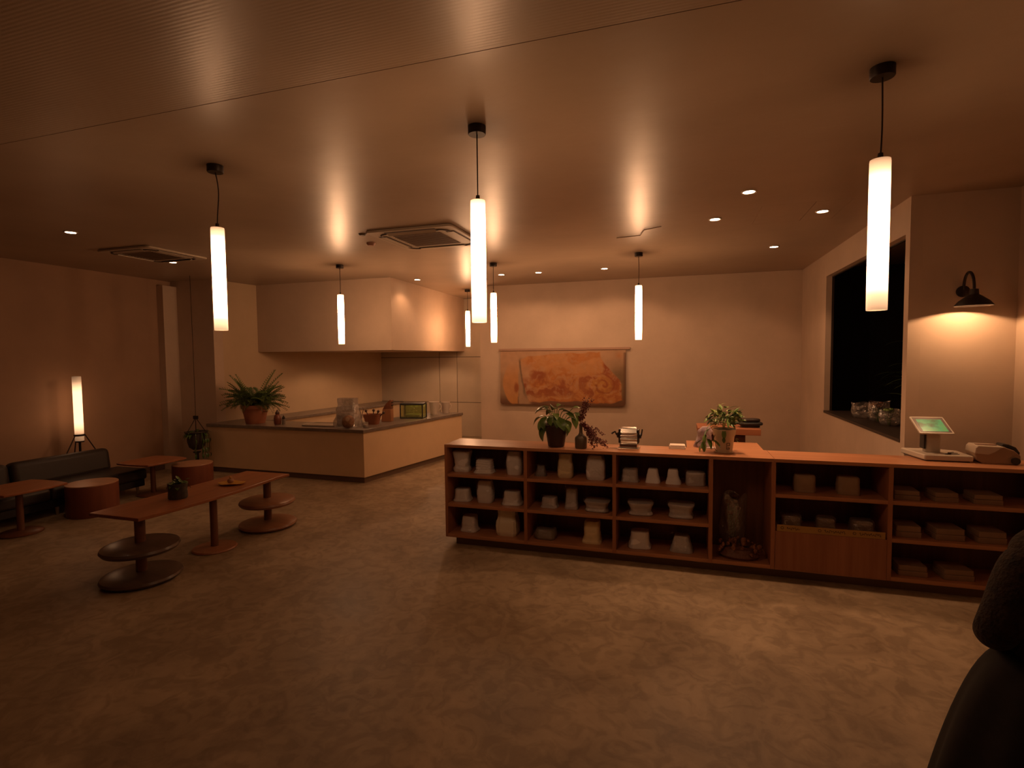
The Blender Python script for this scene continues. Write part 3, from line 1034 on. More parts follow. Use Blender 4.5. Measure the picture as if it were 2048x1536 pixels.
# bay 3
P(2, S1, -0.515, -0.34, 0.115, 'flare', paper_g, 'grey square packet', 'leftmost', 17)
P(2, S1, -0.29, -0.145, 0.13, 'cone', paper, 'pale tapering packet', 'second', 18, wrap=False)
P(2, S1, -0.105, 0.04, 0.135, 'cone', paper, 'pale tapering packet', 'third', 19, wrap=False)
P(2, S1, 0.075, 0.255, 0.12, 'block', paper_g, 'grey square packet', 'rightmost', 20)
P(2, S2, -0.455, -0.205, 0.12, 'vase', paper_g, 'wide low grey packet', 'left', 21)
P(2, S2, -0.085, 0.165, 0.13, 'vase', paper_g, 'wide low grey packet', 'right', 22)
P(2, S0, -0.445, -0.225, 0.155, 'flare', paper, 'pale square-topped packet', 'left', 23)
P(2, S0, -0.065, 0.155, 0.145, 'cone', paper_g, 'greyish flared packet', 'right', 24)
# bay 5
tan_p = mat('tan_packet', (0.34, 0.22, 0.13), 0.65, var=0.1, vscale=20)
P(4, S1, 0.97, 1.15, 0.15, 'block', tan_p, 'tan squat packet', 'left', 25, wrap=False)
P(4, S1, 1.305, 1.485, 0.15, 'block', tan_p, 'tan squat packet', 'right', 26, wrap=False)
for k, (x0, x1, pos) in enumerate(((0.87, 1.04, 'leftmost'), (1.15, 1.30, 'middle one'), (1.41, 1.58, 'rightmost'))):
    o = empty('wrapped_packet', ((x0 + x1) / 2, CY0 + 0.14, 0.42), 0.05 * (k - 1))
    tag(o, 'clear shiny wrapped packet behind the handwritten strip, %s of three' % pos, 'packet', 'wrapped goods on the counter shelves')
    packet_mesh((x1 - x0) * 0.9, 0.12, 0.105, 'block', 30 + k, 0.03).build('contents', tan_p, o)
    packet_mesh(x1 - x0, 0.135, 0.125, 'block', 40 + k, 0.06).build('clear_wrap', film_m, o)
# bay 6: flat boxes piled with a lid line
box_m = mat('carton', (0.30, 0.185, 0.11), 0.65, var=0.12, vscale=15)
def flat_pile(x0, x1, z, h, pos, shelf):
    o = empty('flat_carton', ((x0 + x1) / 2, CY0 + 0.16, z), random.uniform(-0.05, 0.05))
    tag(o, 'flat dim brown carton, %s on %s of rightmost bay' % (pos, shelf), 'carton', 'flat cartons in the rightmost bay')
    w, d = x1 - x0, 0.20
    MB().prism(rrect(w, d, 0.012), 0.0, h * 0.5).build('base', box_m, o, bevel=0.003)
    MB().prism(rrect(w * 0.96, d * 0.96, 0.012), h * 0.5 + 0.001, h).build('lid', box_m, o, bevel=0.004)
for z, hh, shelf, xs in ((S1, 0.075, 'top shelf', ((1.705, 1.885), (1.975, 2.14), (2.24, 2.43))), (S2, 0.095, 'middle shelf', ((1.72, 1.90), (1.985, 2.19), (2.27, 2.46))), (S0, 0.085, 'bottom board', ((1.74, 1.95), (2.05, 2.26)))):
    for k, (a, b) in enumerate(xs):
        pos = ('leftmost', 'middle', 'rightmost')[k] if len(xs) == 3 else ('left', 'right')[k]
        flat_pile(a, b, z, hh, pos, shelf)
# bay 4: bouquet in cellophane and dried flowers lying below
def cello(name, x, y, z, w, h, label, cat, m=film_m, seed=0, flower=None, open_top=True, parent=None, group=None):
    o = empty(name, (x, y, z), 0.2)
    tag(o, label, cat, group)
    rings = []
    N = 36
    for j in range(15):
        t = j / 14
        f = 0.62 + 0.5 * math.sin(math.pi * (0.15 + 0.6 * t)) - (0.25 * max(0, 0.15 - t) / 0.15) + (0.10 * max(0, t - 0.85) / 0.15 if open_top else 0)
        ring = []
        for i in range(N):
            a = 2 * math.pi * i / N
            nv = noise.fractal(Vector((math.cos(a) * 1.5 + seed, math.sin(a) * 1.5, t * 3 + seed)), 1.0, 2.0, 3)
            k = f * (1 + 0.16 * nv + 0.07 * math.sin(5 * a + 6 * t + seed) * (0.3 + t))
            ring.append((w / 2 * k * math.cos(a), w / 2 * 0.75 * k * math.sin(a), t * h * (1 + 0.05 * math.sin(3 * a + seed) * t)))
        rings.append(ring)
    MB().loft(rings, cap=False).build('cellophane_sleeve', m, o, fix=False)
    if flower:
        rnd = random.Random(seed)
        for k in range(7):
            a, r = rnd.uniform(0, 6.28), rnd.uniform(0.05, 0.28) * w
            hh = h * rnd.uniform(0.62, 0.95)
            p0 = (0.3 * r * math.cos(a), 0.3 * r * math.sin(a), 0.004)
            p1 = (r * math.cos(a), r * math.sin(a), hh)
            MB().tube([p0, ((p0[0] + p1[0]) / 2, (p0[1] + p1[1]) / 2 + 0.01, hh / 2), p1], 0.0035, 5).build('stem', leaf_d, o)
            MB().lathe([(0.0, 0.0), (0.016, 0.008), (0.026, 0.022), (0.020, 0.036), (0.0, 0.04)], 9, Matrix.Translation(p1), cap=False).build('flower_head', flower, o)
    return o
dried = mat('dried_flower', (0.28, 0.11, 0.05), 0.8, var=0.3, vscale=30)
cello('cellophane_bouquet', 0.50, CY0 + 0.315, S0, 0.20, 0.52, 'tall cellophane wrapped bouquet standing in the tall narrow bay', 'bouquet', film_m, 3, dried)
# dried heads at the foot of that bay
df = empty('dried_flower_bundle', (0.54, CY0 + 0.13, S0))
tag(df, 'reddish brown dried flower bundle lying at foot of tall narrow bay', 'dried flowers')
rnd = random.Random(4)
MB().lathe([(0.0, 0.0), (0.12, 0.0), (0.15, 0.03), (0.10, 0.085), (0.0, 0.098)], 18, Matrix.Diagonal((1.15, 0.8, 1, 1)), cap=False).build('wrapped_base', mat('brown_wrap', (0.15, 0.06, 0.035), 0.5, bump=0.6, bscale=30), df)
for k in range(46):
    a, r = rnd.uniform(0, 6.28), rnd.uniform(0.02, 0.19)
    z = rnd.uniform(0.03, 0.13) * (1.1 - r * 2)
    s = rnd.uniform(0.012, 0.022)
    M = Matrix.Translation((r * math.cos(a) * 1.05, r * math.sin(a) * 0.7, z + 0.03)) @ Matrix.Rotation(rnd.uniform(0, 3), 4, 'X') @ Matrix.Diagonal((s, s, s * 1.5, 1))
    MB().lathe([(0.0, -1), (0.7, -0.5), (1.0, 0.2), (0.5, 0.9), (0.0, 1.0)], 7, M, cap=False).build('flower_head', dried, df)

# ------------------------------------------------------------------ leaves
def leaf_mesh(name, m, L, W, curl=0.5, fold=0.25, n=8, tip=1.6, wave=0.0):
    """pointed leaf growing along +X, drooping by curl (radians overall), folded along the rib"""
    vs, fs = [], []
    x = z = 0.0
    ang = 0.0
    for j in range(n + 1):
        t = j / n
        w = W * (math.sin(math.pi * (t ** 0.75)) ** 0.8 if 0 < t < 1 else 0.02)
        if tip < 1.2:
            w = W * (min(1, t * 6) * (1 - t) ** 0.35 if t < 1 else 0.02)
        wv = wave * math.sin(t * 9)
        vs += [(x, -w / 2, z + fold * w / 2 + wv), (x, 0, z), (x, w / 2, z + fold * w / 2 - wv)]
        ang = -curl * t
        x += L / n * math.cos(ang)
        z += L / n * math.sin(ang)
    for j in range(n):
        a = 3 * j
        fs += [(a, a + 3, a + 4, a + 1), (a + 1, a + 4, a + 5, a + 2)]
    return MB().add(vs, fs).mesh(name, m, True, 80)
def place_leaf(me, parent, base, yaw, pitch, roll=0.0, s=1.0, name='leaf'):
    o = put(name, me, parent, base)
    M = Matrix.Rotation(yaw, 3, 'Z') @ Matrix.Rotation(-pitch, 3, 'Y') @ Matrix.Rotation(roll, 3, 'X')
    o.rotation_euler = M.to_euler()
    o.scale = (s, s, s)
    return o
def stem_to(parent, p0, p1, r, m, sag=0.0):
    a, b = Vector(p0), Vector(p1)
    c = (a + b) / 2 + Vector((0, 0, sag))
    pts = [(1 - t) ** 2 * a + 2 * t * (1 - t) * c + t * t * b for t in (0, 0.25, 0.5, 0.75, 1)]
    return MB().tube(pts, r, 5).build('stem', m, parent)

# broad leafed plant in a dark pot on the counter
bp_ = empty('potted_broadleaf_plant', (-1.148, 5.115, CT))
tag(bp_, 'drooping broad-leaved plant in a tall dark pot on the counter', 'potted plant')
potm = mat('dark_pot', (0.045, 0.024, 0.016), 0.5)
MB().lathe([(0.0, 0.0), (0.076, 0.0), (0.08, 0.006), (0.112, 0.205), (0.118, 0.207), (0.118, 0.222), (0.108, 0.222), (0.104, 0.20), (0.0, 0.198)], 28, cap=False).build('pot', potm, bp_)
MB().lathe([(0.0, 0.203), (0.10, 0.200), (0.10, 0.19), (0.0, 0.19)], 20, cap=False).build('soil', soil, bp_)
big = leaf_mesh('broad_leaf', leaf_d, 0.17, 0.105, 1.2, 0.35, 9, wave=0.004)
big2 = leaf_mesh('broad_leaf_b', leaf_m, 0.15, 0.09, 1.0, 0.35, 9, wave=0.004)
rnd = random.Random(11)
spec = [(-0.17, 0.30, 185, -0.4), (-0.12, 0.36, 170, 0.1), (-0.08, 0.38, 200, 0.2), (-0.15, 0.26, 230, -0.6), (-0.10, 0.30, 250, -0.5), (-0.03, 0.37, 100, 0.2), (0.0, 0.39, 60, 0.3),
        (0.04, 0.36, 30, 0.1), (0.09, 0.35, 10, 0.0), (0.12, 0.27, 320, -0.6), (0.10, 0.24, 345, -0.9), (0.03, 0.30, 280, -0.5), (-0.05, 0.31, 265, -0.4), (-0.18, 0.22, 200, -1.0), (-0.13, 0.20, 215, -1.0),
        (0.13, 0.33, 350, -0.2), (-0.07, 0.34, 130, 0.0), (0.06, 0.28, 300, -0.5), (-0.02, 0.33, 300, -0.2)]
for i, (x, z, yaw, pit) in enumerate(spec):
    y = -0.05 * math.sin(math.radians(yaw + 180)) + rnd.uniform(-0.03, 0.03)
    stem_to(bp_, (x * 0.25, y * 0.3, 0.2), (x * 0.72, y, z), 0.004, leaf_m, 0.05)
    place_leaf(big if i % 3 else big2, bp_, (x * 0.72, y, z), math.radians(yaw), pit + 0.1, rnd.uniform(-0.4, 0.4), rnd.uniform(0.75, 1.05))
# two long shoots leaning right
for (x, z, yaw, pit, s) in ((0.17, 0.385, 20, 0.2, 0.7), (0.20, 0.345, 320, -0.7, 0.7), (0.16, 0.30, 330, -0.8, 0.9)):
    stem_to(bp_, (0.05, 0, 0.21), (x, -0.01, z), 0.0035, leaf_m, 0.03)
    place_leaf(big2, bp_, (x, -0.01, z), math.radians(yaw), pit, 0.2, s)

# bottle vase
vs_ = MB().lathe([(0.0, 0.0), (0.052, 0.0), (0.058, 0.008), (0.058, 0.095), (0.053, 0.112), (0.03, 0.13), (0.019, 0.145), (0.0165, 0.17), (0.0165, 0.225), (0.019, 0.235), (0.015, 0.235), (0.013, 0.17), (0.012, 0.12), (0.0, 0.12)], 28, cap=False).build('bottle_vase', mat('vase_glaze', (0.115, 0.085, 0.055), 0.45), None, (-0.893, 5.07, CT))
tag(vs_, 'grey brown bottle vase with slim neck on the counter', 'vase')
# dried berry branches: stems plus one part of small berries
br = empty('berry_branches', (-0.893, 5.07, CT))
tag(br, 'dried dark red berry branches spilling from the bottle vase', 'dried branches')
berry = mat('dark_berry', (0.16, 0.025, 0.022), 0.4, var=0.4, vscale=60)
twig = mat('pinkish_twig', (0.42, 0.22, 0.17), 0.7)
mb_b = MB()
rnd = random.Random(3)
def bez(P0, P1, P2, P3, n=18):
    P0, P1, P2, P3 = map(Vector, (P0, P1, P2, P3))
    return [(1 - t) ** 3 * P0 + 3 * (1 - t) ** 2 * t * P1 + 3 * (1 - t) * t * t * P2 + t ** 3 * P3 for t in [k / n for k in range(n + 1)]]
ico = [(0.0, -1.0), (0.75, -0.6), (1.0, 0.0), (0.75, 0.6), (0.0, 1.0)]
curves = []
for k in range(7):
    dx = rnd.uniform(-0.03, 0.03)
    curves.append(bez((0, 0, 0.20), (dx, 0, 0.30), (0.04 + dx, -0.01, 0.38), (0.075 + dx * 1.6, rnd.uniform(-0.03, 0.03), 0.47 + rnd.uniform(-0.05, 0.04))))
for k in range(15):
    e = rnd.uniform(0.10, 0.26)
    curves.append(bez((0, 0, 0.21), (0.03, -0.02, 0.30), (0.07 + rnd.uniform(-0.01, 0.02), -0.02, 0.12 + rnd.uniform(-0.02, 0.03)), (e, -0.04 + rnd.uniform(-0.035, 0.03), 0.022 + rnd.uniform(0, 0.05))))
curves.append(bez((0.05, -0.01, 0.20), (0.12, -0.01, 0.17), (0.16, 0, 0.21), (0.215, 0, 0.14)))
curves.append(bez((0.04, 0, 0.24), (0.10, 0.01, 0.20), (0.12, 0, 0.16), (0.15, 0, 0.11)))
for cv in curves:
    MB().tube(cv, 0.0016, 5).build('twig', twig, br)
    for p in cv[5:]:
        for q in range(3):
            s = rnd.uniform(0.004, 0.0068)
            off = Vector((rnd.gauss(0, 0.011), rnd.gauss(0, 0.010), rnd.gauss(0, 0.011)))
            c = p + off
            if c.z < s:
                c.z = s
            mb_b.lathe(ico, 6, Matrix.Translation(c) @ Matrix.Diagonal((s, s, s, 1)), cap=False)
bo = mb_b.build('berries', berry, br, fix=False)
bo['kind'] = 'stuff'

# pasta machine
pm_ = empty('pasta_machine', (-0.44, 5.14, CT), -0.04)
tag(pm_, 'chrome hand-cranked pasta machine on the counter top', 'pasta machine')
MB().prism(rrect(0.20, 0.15, 0.012), 0.0, 0.018).build('base_plate', chrome, pm_, bevel=0.003)
MB().prism(rrect(0.175, 0.11, 0.012), 0.019, 0.062).build('foot_block', chrome, pm_, bevel=0.006)
MB().box(-0.078, 0.078, -0.0575, -0.055, 0.028, 0.050).build('name_plate', mat('plate_dark', (0.10, 0.05, 0.04), 0.4), pm_)
for sx in (-1, 1):
    MB().prism(rrect(0.012, 0.10, 0.004), 0.062, 0.19).build('side_plate', dark_metal, pm_, (sx * 0.088, 0, 0), bevel=0.002)
RX = Matrix.Rotation(math.radians(90), 4, 'Y')
for (y, z, r) in ((-0.025, 0.095, 0.017), (0.02, 0.09, 0.017), (-0.012, 0.125, 0.020)):
    MB().lathe([(0.0, -0.08), (r, -0.08), (r, 0.08), (0.0, 0.08)], 18, Matrix.Translation((0, y, z)) @ RX, cap=False).build('roller', chrome, pm_)
MB().add([(-0.082, -0.055, 0.155), (0.082, -0.055, 0.155), (0.082, 0.05, 0.155), (-0.082, 0.05, 0.155), (-0.076, -0.035, 0.205), (0.076, -0.035, 0.205), (0.076, 0.035, 0.21), (-0.076, 0.035, 0.21)],
         [(0, 3, 2, 1), (4, 5, 6, 7), (0, 1, 5, 4), (1, 2, 6, 5), (2, 3, 7, 6), (3, 0, 4, 7)]).build('hopper_cover', chrome, pm_, bevel=0.008, seg=3)
for sx in (-1, 1):
    MB().lathe([(0.0, 0.0), (0.024, 0.0), (0.028, 0.006), (0.024, 0.02), (0.0, 0.022)], 18, Matrix.Translation((sx * 0.094, 0, 0.13)) @ Matrix.Rotation(sx * math.radians(90), 4, 'Y'), cap=False).build('adjuster_knob', black, pm_)
MB().tube([(-0.115, 0, 0.13), (-0.125, -0.01, 0.15), (-0.13, -0.01, 0.165), (-0.155, -0.01, 0.15), (-0.165, -0.012, 0.142)], 0.008, 8).build('crank', black, pm_)
MB().tube([(0.115, 0, 0.13), (0.12, -0.005, 0.165), (0.124, -0.005, 0.195)], 0.006, 8).build('clamp', dark_metal, pm_)

# folded napkins
np_ = empty('napkin_stack', (0.0, 5.29, CT), 0.05)
tag(np_, 'small stack of white folded napkins on counter by the plant', 'napkins')
for k in range(4):
    MB().prism(rrect(0.15 - 0.004 * k, 0.11, 0.006), 0.009 * k, 0.009 * k + 0.008).build('napkin', mat('napkin_white', (0.72, 0.62, 0.53), 0.8), np_, (0.003 * (k % 2), 0.002 * k, 0), bevel=0.002)
# crumpled white and purple bag behind the plant
bg = empty('crumpled_bag', (0.235, 5.42, CT))
tag(bg, 'crumpled white and purplish plastic bag behind the pale plant tub', 'bag')
rings = []
for j in range(13):
    t = j / 12
    f = (0.9 - 0.2 * t) if t < 0.8 else 0.74 - 1.6 * (t - 0.8)
    ring = []
    for i in range(28):
        a = 2 * math.pi * i / 28
        nv = noise.fractal(Vector((math.cos(a) * 1.6, math.sin(a) * 1.6, t * 3)), 1.0, 2.0, 3)
        k = f * (1 + 0.22 * nv)
        ring.append((0.085 * k * math.cos(a) + 0.03 * t, 0.055 * k * math.sin(a), t * 0.20))
    rings.append(ring)
MB().loft(rings).build('body', mat('bag_white', (0.55, 0.45, 0.46), 0.5, col2=(0.20, 0.13, 0.17), vscale=16), bg)
MB().prism(rrect(0.16, 0.10, 0.02), 0.0, 0.006).build('loose_edge', mat('bag_edge', (0.5, 0.42, 0.42), 0.5), bg, (0.05, -0.03, 0.0))

# plant in a pale tub with a printed mark
tp = empty('potted_trailing_plant', (0.41, 5.165, CT))
tag(tp, 'bright green trailing plant in a pale tub marked with a squared letter', 'potted plant')
tubm = mat('pale_tub', (0.60, 0.50, 0.34), 0.45, var=0.06, vscale=8)
MB().lathe([(0.0, 0.0), (0.066, 0.0), (0.07, 0.008), (0.089, 0.155), (0.094, 0.16), (0.101, 0.215), (0.104, 0.218), (0.098, 0.220), (0.094, 0.20), (0.0, 0.198)], 32, cap=False).build('tub', tubm, tp)
MB().lathe([(0.0, 0.205), (0.092, 0.203), (0.092, 0.197), (0.0, 0.197)], 20, cap=False).build('soil', soil, tp)
MB().lathe([(0.0, 0.0), (0.085, 0.0), (0.090, 0.006), (0.0, 0.006)], 24, cap=False).build('saucer', mat('saucer', (0.40, 0.22, 0.13), 0.5), tp, (0, 0, 0.0))
# mark: squared 'e' like glyph wrapped on the tub
glyph = [[(0.0, 0.05), (0.0, 0.085), (0.028, 0.085), (0.028, 0.062), (0.006, 0.062)], [(0.0, 0.05), (0.0, 0.03), (0.026, 0.03), (0.026, 0.042), (0.008, 0.042)]]
for g in glyph:
    pts = []
    for k in range(len(g) - 1):
        for s in range(5):
            t = s / 4
            x = g[k][0] + (g[k + 1][0] - g[k][0]) * t
            z = g[k][1] + (g[k + 1][1] - g[k][1]) * t
            R = 0.07 + 0.019 * (z / 0.155) + 0.0012
            a = math.radians(-90) + (x + 0.016) / R
            pts.append((R * math.cos(a), R * math.sin(a), z + 0.012))
    MB().tube(pts, 0.003, 5).build('printed_mark', mat('mark_ink', (0.07, 0.04, 0.03), 0.6), tp)
lf1 = leaf_mesh('trailing_leaf', leaf_m, 0.11, 0.042, 0.9, 0.3)
lf2 = leaf_mesh('trailing_leaf_b', leaf_l, 0.10, 0.040, 0.8, 0.3)
lf3 = leaf_mesh('strap_leaf', leaf_l, 0.19, 0.020, 1.5, 0.4)
lf4 = leaf_mesh('dark_leaf', leaf_d, 0.095, 0.05, 0.8, 0.3)
rnd = random.Random(8)
for k in range(105):
    a = rnd.uniform(0, 6.28)
    rr = 0.115 * math.sqrt(rnd.random())
    z = 0.22 + 0.20 * rnd.random() * (1 - rr * 4.0) + 0.03
    me = (lf1, lf2, lf4, lf1, lf4)[k % 5]
    place_leaf(me, tp, (rr * math.cos(a), rr * math.sin(a) * 0.8, z), a + rnd.uniform(-0.8, 0.8), rnd.uniform(-0.5, 1.2), rnd.uniform(-0.5, 0.5), rnd.uniform(0.6, 0.95))
for k in range(20):
    a = rnd.uniform(-1.2, 1.4) if k < 11 else rnd.uniform(0, 6.28)
    place_leaf(lf3, tp, (0.02 * math.cos(a), 0.02 * math.sin(a), 0.26 + 0.06 * rnd.random()), a, rnd.uniform(0.75, 1.3), rnd.uniform(-0.3, 0.3), rnd.uniform(0.55, 0.85))
stem_to(tp, (-0.05, 0, 0.25), (-0.055, 0, 0.42), 0.003, leaf_m, 0.0)
place_leaf(lf3, tp, (-0.055, 0, 0.40), 0.2, 1.2, 0, 0.55)
place_leaf(lf1, tp, (-0.06, 0, 0.38), 2.9, 0.4, 0, 0.55)
# trailing vine down the left side, with leaves
vine = [(-0.06, -0.03, 0.24), (-0.13, -0.06, 0.25), (-0.18, -0.07, 0.19), (-0.19, -0.08, 0.11), (-0.20, -0.085, 0.04)]
MB().tube(bez(vine[0], vine[1], vine[2], vine[4], 14), 0.003, 5).build('stem', leaf_m, tp)
MB().tube(bez((-0.04, -0.02, 0.22), (-0.10, -0.05, 0.18), (-0.12, -0.07, 0.05), (-0.06, -0.09, 0.02), 14), 0.0025, 5).build('stem', leaf_d, tp)
for (x, y, z, yaw, pit, s, me) in ((-0.13, -0.06, 0.22, 200, -0.7, 1.0, lf4), (-0.16, -0.07, 0.17, 240, -0.9, 1.0, lf1), (-0.19, -0.08, 0.12, 170, -0.5, 0.9, lf4), (-0.19, -0.08, 0.10, 300, -1.0, 1.0, lf4),
                                   (-0.20, -0.08, 0.07, 220, -1.0, 0.7, lf2), (-0.15, -0.07, 0.13, 320, -0.8, 1.1, lf4), (-0.17, -0.08, 0.09, 260, -1.1, 0.8, lf2), (-0.11, -0.07, 0.12, 330, -0.3, 1.0, lf1),
                                   (-0.21, -0.08, 0.10, 150, -0.2, 0.6, lf4), (-0.01, -0.095, 0.22, 270, -1.35, 0.9, lf1), (-0.01, -0.1, 0.15, 265, -1.45, 0.6, lf4), (0.09, -0.05, 0.13, 10, 0.3, 0.35, lf2), (0.095, -0.05, 0.12, 330, -0.3, 0.35, lf2)):
    place_leaf(me, tp, (x, y, z), math.radians(yaw), pit, 0.1, s)

# point-of-sale tablet
ts = empty('tablet_till', (2.05, 5.24, CT))
tag(ts, 'pale tablet till on a pedestal stand with lit green screen', 'tablet till')
TA = math.radians(-8)
bx_ = empty('base_tmp')
bpy.data.objects.remove(bx_)
bm_ = mat('till_white', (0.50, 0.43, 0.35), 0.4)
base_poly = [(-0.155, 0.245), (-0.10, -0.095), (0.235, -0.095), (0.235, 0.18), (0.1, 0.245)]
MB().prism(base_poly, 0.008, 0.055).build('drawer_base', bm_, ts, bevel=0.01, seg=3)
MB().prism([(x * 0.9 + 0.004, y * 0.9 + 0.008) for x, y in base_poly], 0.0, 0.009).build('foot', black, ts)
MB().prism(rrect(0.11, 0.075, 0.02), 0.056, 0.255).build('pedestal', bm_, ts, (0.005, 0.06, 0), bevel=0.004)
MB().box(-0.065, -0.052, 0.02, 0.10, 0.085, 0.235).build('card_slot', black, ts)
MT = Matrix.Translation((-0.005, 0.045, 0.285)) @ Matrix.Rotation(math.radians(4), 4, 'Z') @ Matrix.Rotation(math.radians(32), 4, 'X') @ Matrix.Diagonal((0.76, 0.92, 1, 1))
shear = Matrix.Identity(4)
fr = MB()
fr.prism(rrect(0.33, 0.245, 0.012), -0.012, 0.0)
fr.v = [tuple(MT @ Vector(p)) for p in fr.v]
tb = fr.build('tablet_frame', bm_, ts, bevel=0.003)
f2 = MB().box(-0.148, 0.148, -0.105, 0.105, 0.0004, 0.0016)
f2.v = [tuple(MT @ Vector(p)) for p in f2.v]
f2.build('bezel', mat('bezel', (0.08, 0.035, 0.025), 0.35), tb)
def screen_mat():
    m = bpy.data.materials.new('green_screen')
    m.use_nodes = True
    nt = m.node_tree
    b = nt.nodes['Principled BSDF']
    b.inputs['Base Color'].default_value = (0.01, 0.02, 0.01, 1)
    b.inputs['Roughness'].default_value = 0.25
    tc = nt.nodes.new('ShaderNodeTexCoord')
    n = nt.nodes.new('ShaderNodeTexNoise')
    n.inputs['Scale'].default_value = 9
    n.inputs['Detail'].default_value = 3
    nt.links.new(tc.outputs['Object'], n.inputs['Vector'])
    r = nt.nodes.new('ShaderNodeValToRGB')
    e = r.color_ramp.elements
    e[0].position, e[0].color = 0.36, (0.02, 0.06, 0.012, 1)
    e[1].position, e[1].color = 0.52, (0.03, 0.21, 0.06, 1)
    x = e.new(0.72)
    x.color = (0.10, 0.20, 0.03, 1)
    nt.links.new(n.outputs['Fac'], r.inputs[0])
    nt.links.new(r.outputs[0], b.inputs['Emission Color'])
    b.inputs['Emission Strength'].default_value = 1.0
    return m
f3 = MB().box(-0.122, 0.122, -0.092, 0.078, 0.0017, 0.0025)
f3.v = [tuple(MT @ Vector(p)) for p in f3.v]
f3.build('screen', screen_mat(), tb)
# keys on the base
ky = empty('key_bunch', (2.155, 5.20, CT + 0.0555), 0.3)
tag(ky, 'small dark bunch of keys lying on the till base', 'keys')
MB().tube([(0.02 * math.cos(t * 0.6) - 0.03, 0.015 * math.sin(t * 0.6), 0.004) for t in range(12)], 0.0025, 6).build('key_ring', dark_metal, ky)
for k, a in enumerate((-0.5, 0.0, 0.5)):
    M = Matrix.Translation((-0.015, 0, 0.005 + 0.004 * k)) @ Matrix.Rotation(a, 4, 'Z')
    MB().box(0.0, 0.065, -0.004, 0.004, -0.0015, 0.0015, M).lathe([(0.0, -0.002), (0.013, -0.002), (0.013, 0.003), (0.0, 0.003)], 12, M, cap=False).build('key', dark_metal, ky)

# receipt printer / card terminal with a dark curl of paper cover
rp_ = empty('receipt_printer', (2.44, 5.22, CT), -0.06)
rp_.scale = (0.93, 0.93, 0.93)
tag(rp_, 'beige receipt printer with dark rounded lid at right counter end', 'receipt printer')
prof = [(-0.155, 0.075), (-0.15, 0.13), (-0.135, 0.15), (0.05, 0.145), (0.11, 0.125), (0.155, 0.08), (0.16, 0.03), (0.14, 0.0), (-0.10, 0.0), (-0.145, 0.03)]
def extr(prof, y0, y1):
    n = len(prof)
    return MB().add([(x, y0, z) for x, z in prof] + [(x, y1, z) for x, z in prof], [tuple(range(n)), tuple(reversed(range(n, 2 * n)))] + [(i, n + i, n + (i + 1) % n, (i + 1) % n) for i in range(n)])
extr(prof, -0.09, 0.10).build('body', mat('printer_body', (0.30, 0.19, 0.12), 0.45), rp_, bevel=0.008, seg=3)
extr([(-0.157, 0.085), (-0.152, 0.132), (-0.135, 0.153), (0.05, 0.149), (0.02, 0.135), (-0.02, 0.10), (-0.06, 0.078)], -0.094, 0.102).build('pale_cover', beige_pl, rp_, bevel=0.005, seg=3)
MB().prism(rrect(0.15, 0.05, 0.015), 0.151, 0.156).build('paper_slot', mat('slot', (0.2, 0.1, 0.06), 0.5), rp_, (-0.05, 0.0, 0))
pts = [(0.06, 0, 0.155), (0.09, 0, 0.165), (0.13, 0, 0.15), (0.158, 0, 0.12), (0.165, 0, 0.085)]
hp = MB()
for x, y, z in pts:
    pass
extr([(0.04, 0.148), (0.05, 0.172), (0.09, 0.168), (0.14, 0.145), (0.168, 0.10), (0.165, 0.075), (0.15, 0.085), (0.12, 0.122), (0.08, 0.142)], -0.05, 0.06).build('dark_lid', black, rp_, bevel=0.006, seg=3)
MB().lathe([(0.0, -0.012), (0.03, -0.012), (0.03, 0.012), (0.0, 0.012)], 16, Matrix.Translation((0.12, -0.098, 0.035)) @ Matrix.Rotation(math.radians(90), 4, 'X'), cap=False).build('side_knob', black, rp_)

# black device on work stand
bd = empty('black_appliance', (0.79, 6.52, 1.12), 0.1)
tag(bd, 'small black appliance with rounded lid on the raised work stand', 'appliance')
MB().prism(rrect(0.20, 0.13, 0.04), 0.0, 0.025).build('base', black, bd, bevel=0.006)
MB().prism(rrect(0.26, 0.17, 0.06), 0.026, 0.06).build('body', black, bd, bevel=0.014, seg=3)
MB().prism(rrect(0.21, 0.13, 0.05), 0.061, 0.10).build('lid', mat('black_gloss', (0.03, 0.02, 0.018), 0.25), bd, bevel=0.018, seg=3)
MB().tube([(-0.13, 0, 0.045), (-0.165, 0, 0.045)], 0.016, 10).build('handle', black, bd)

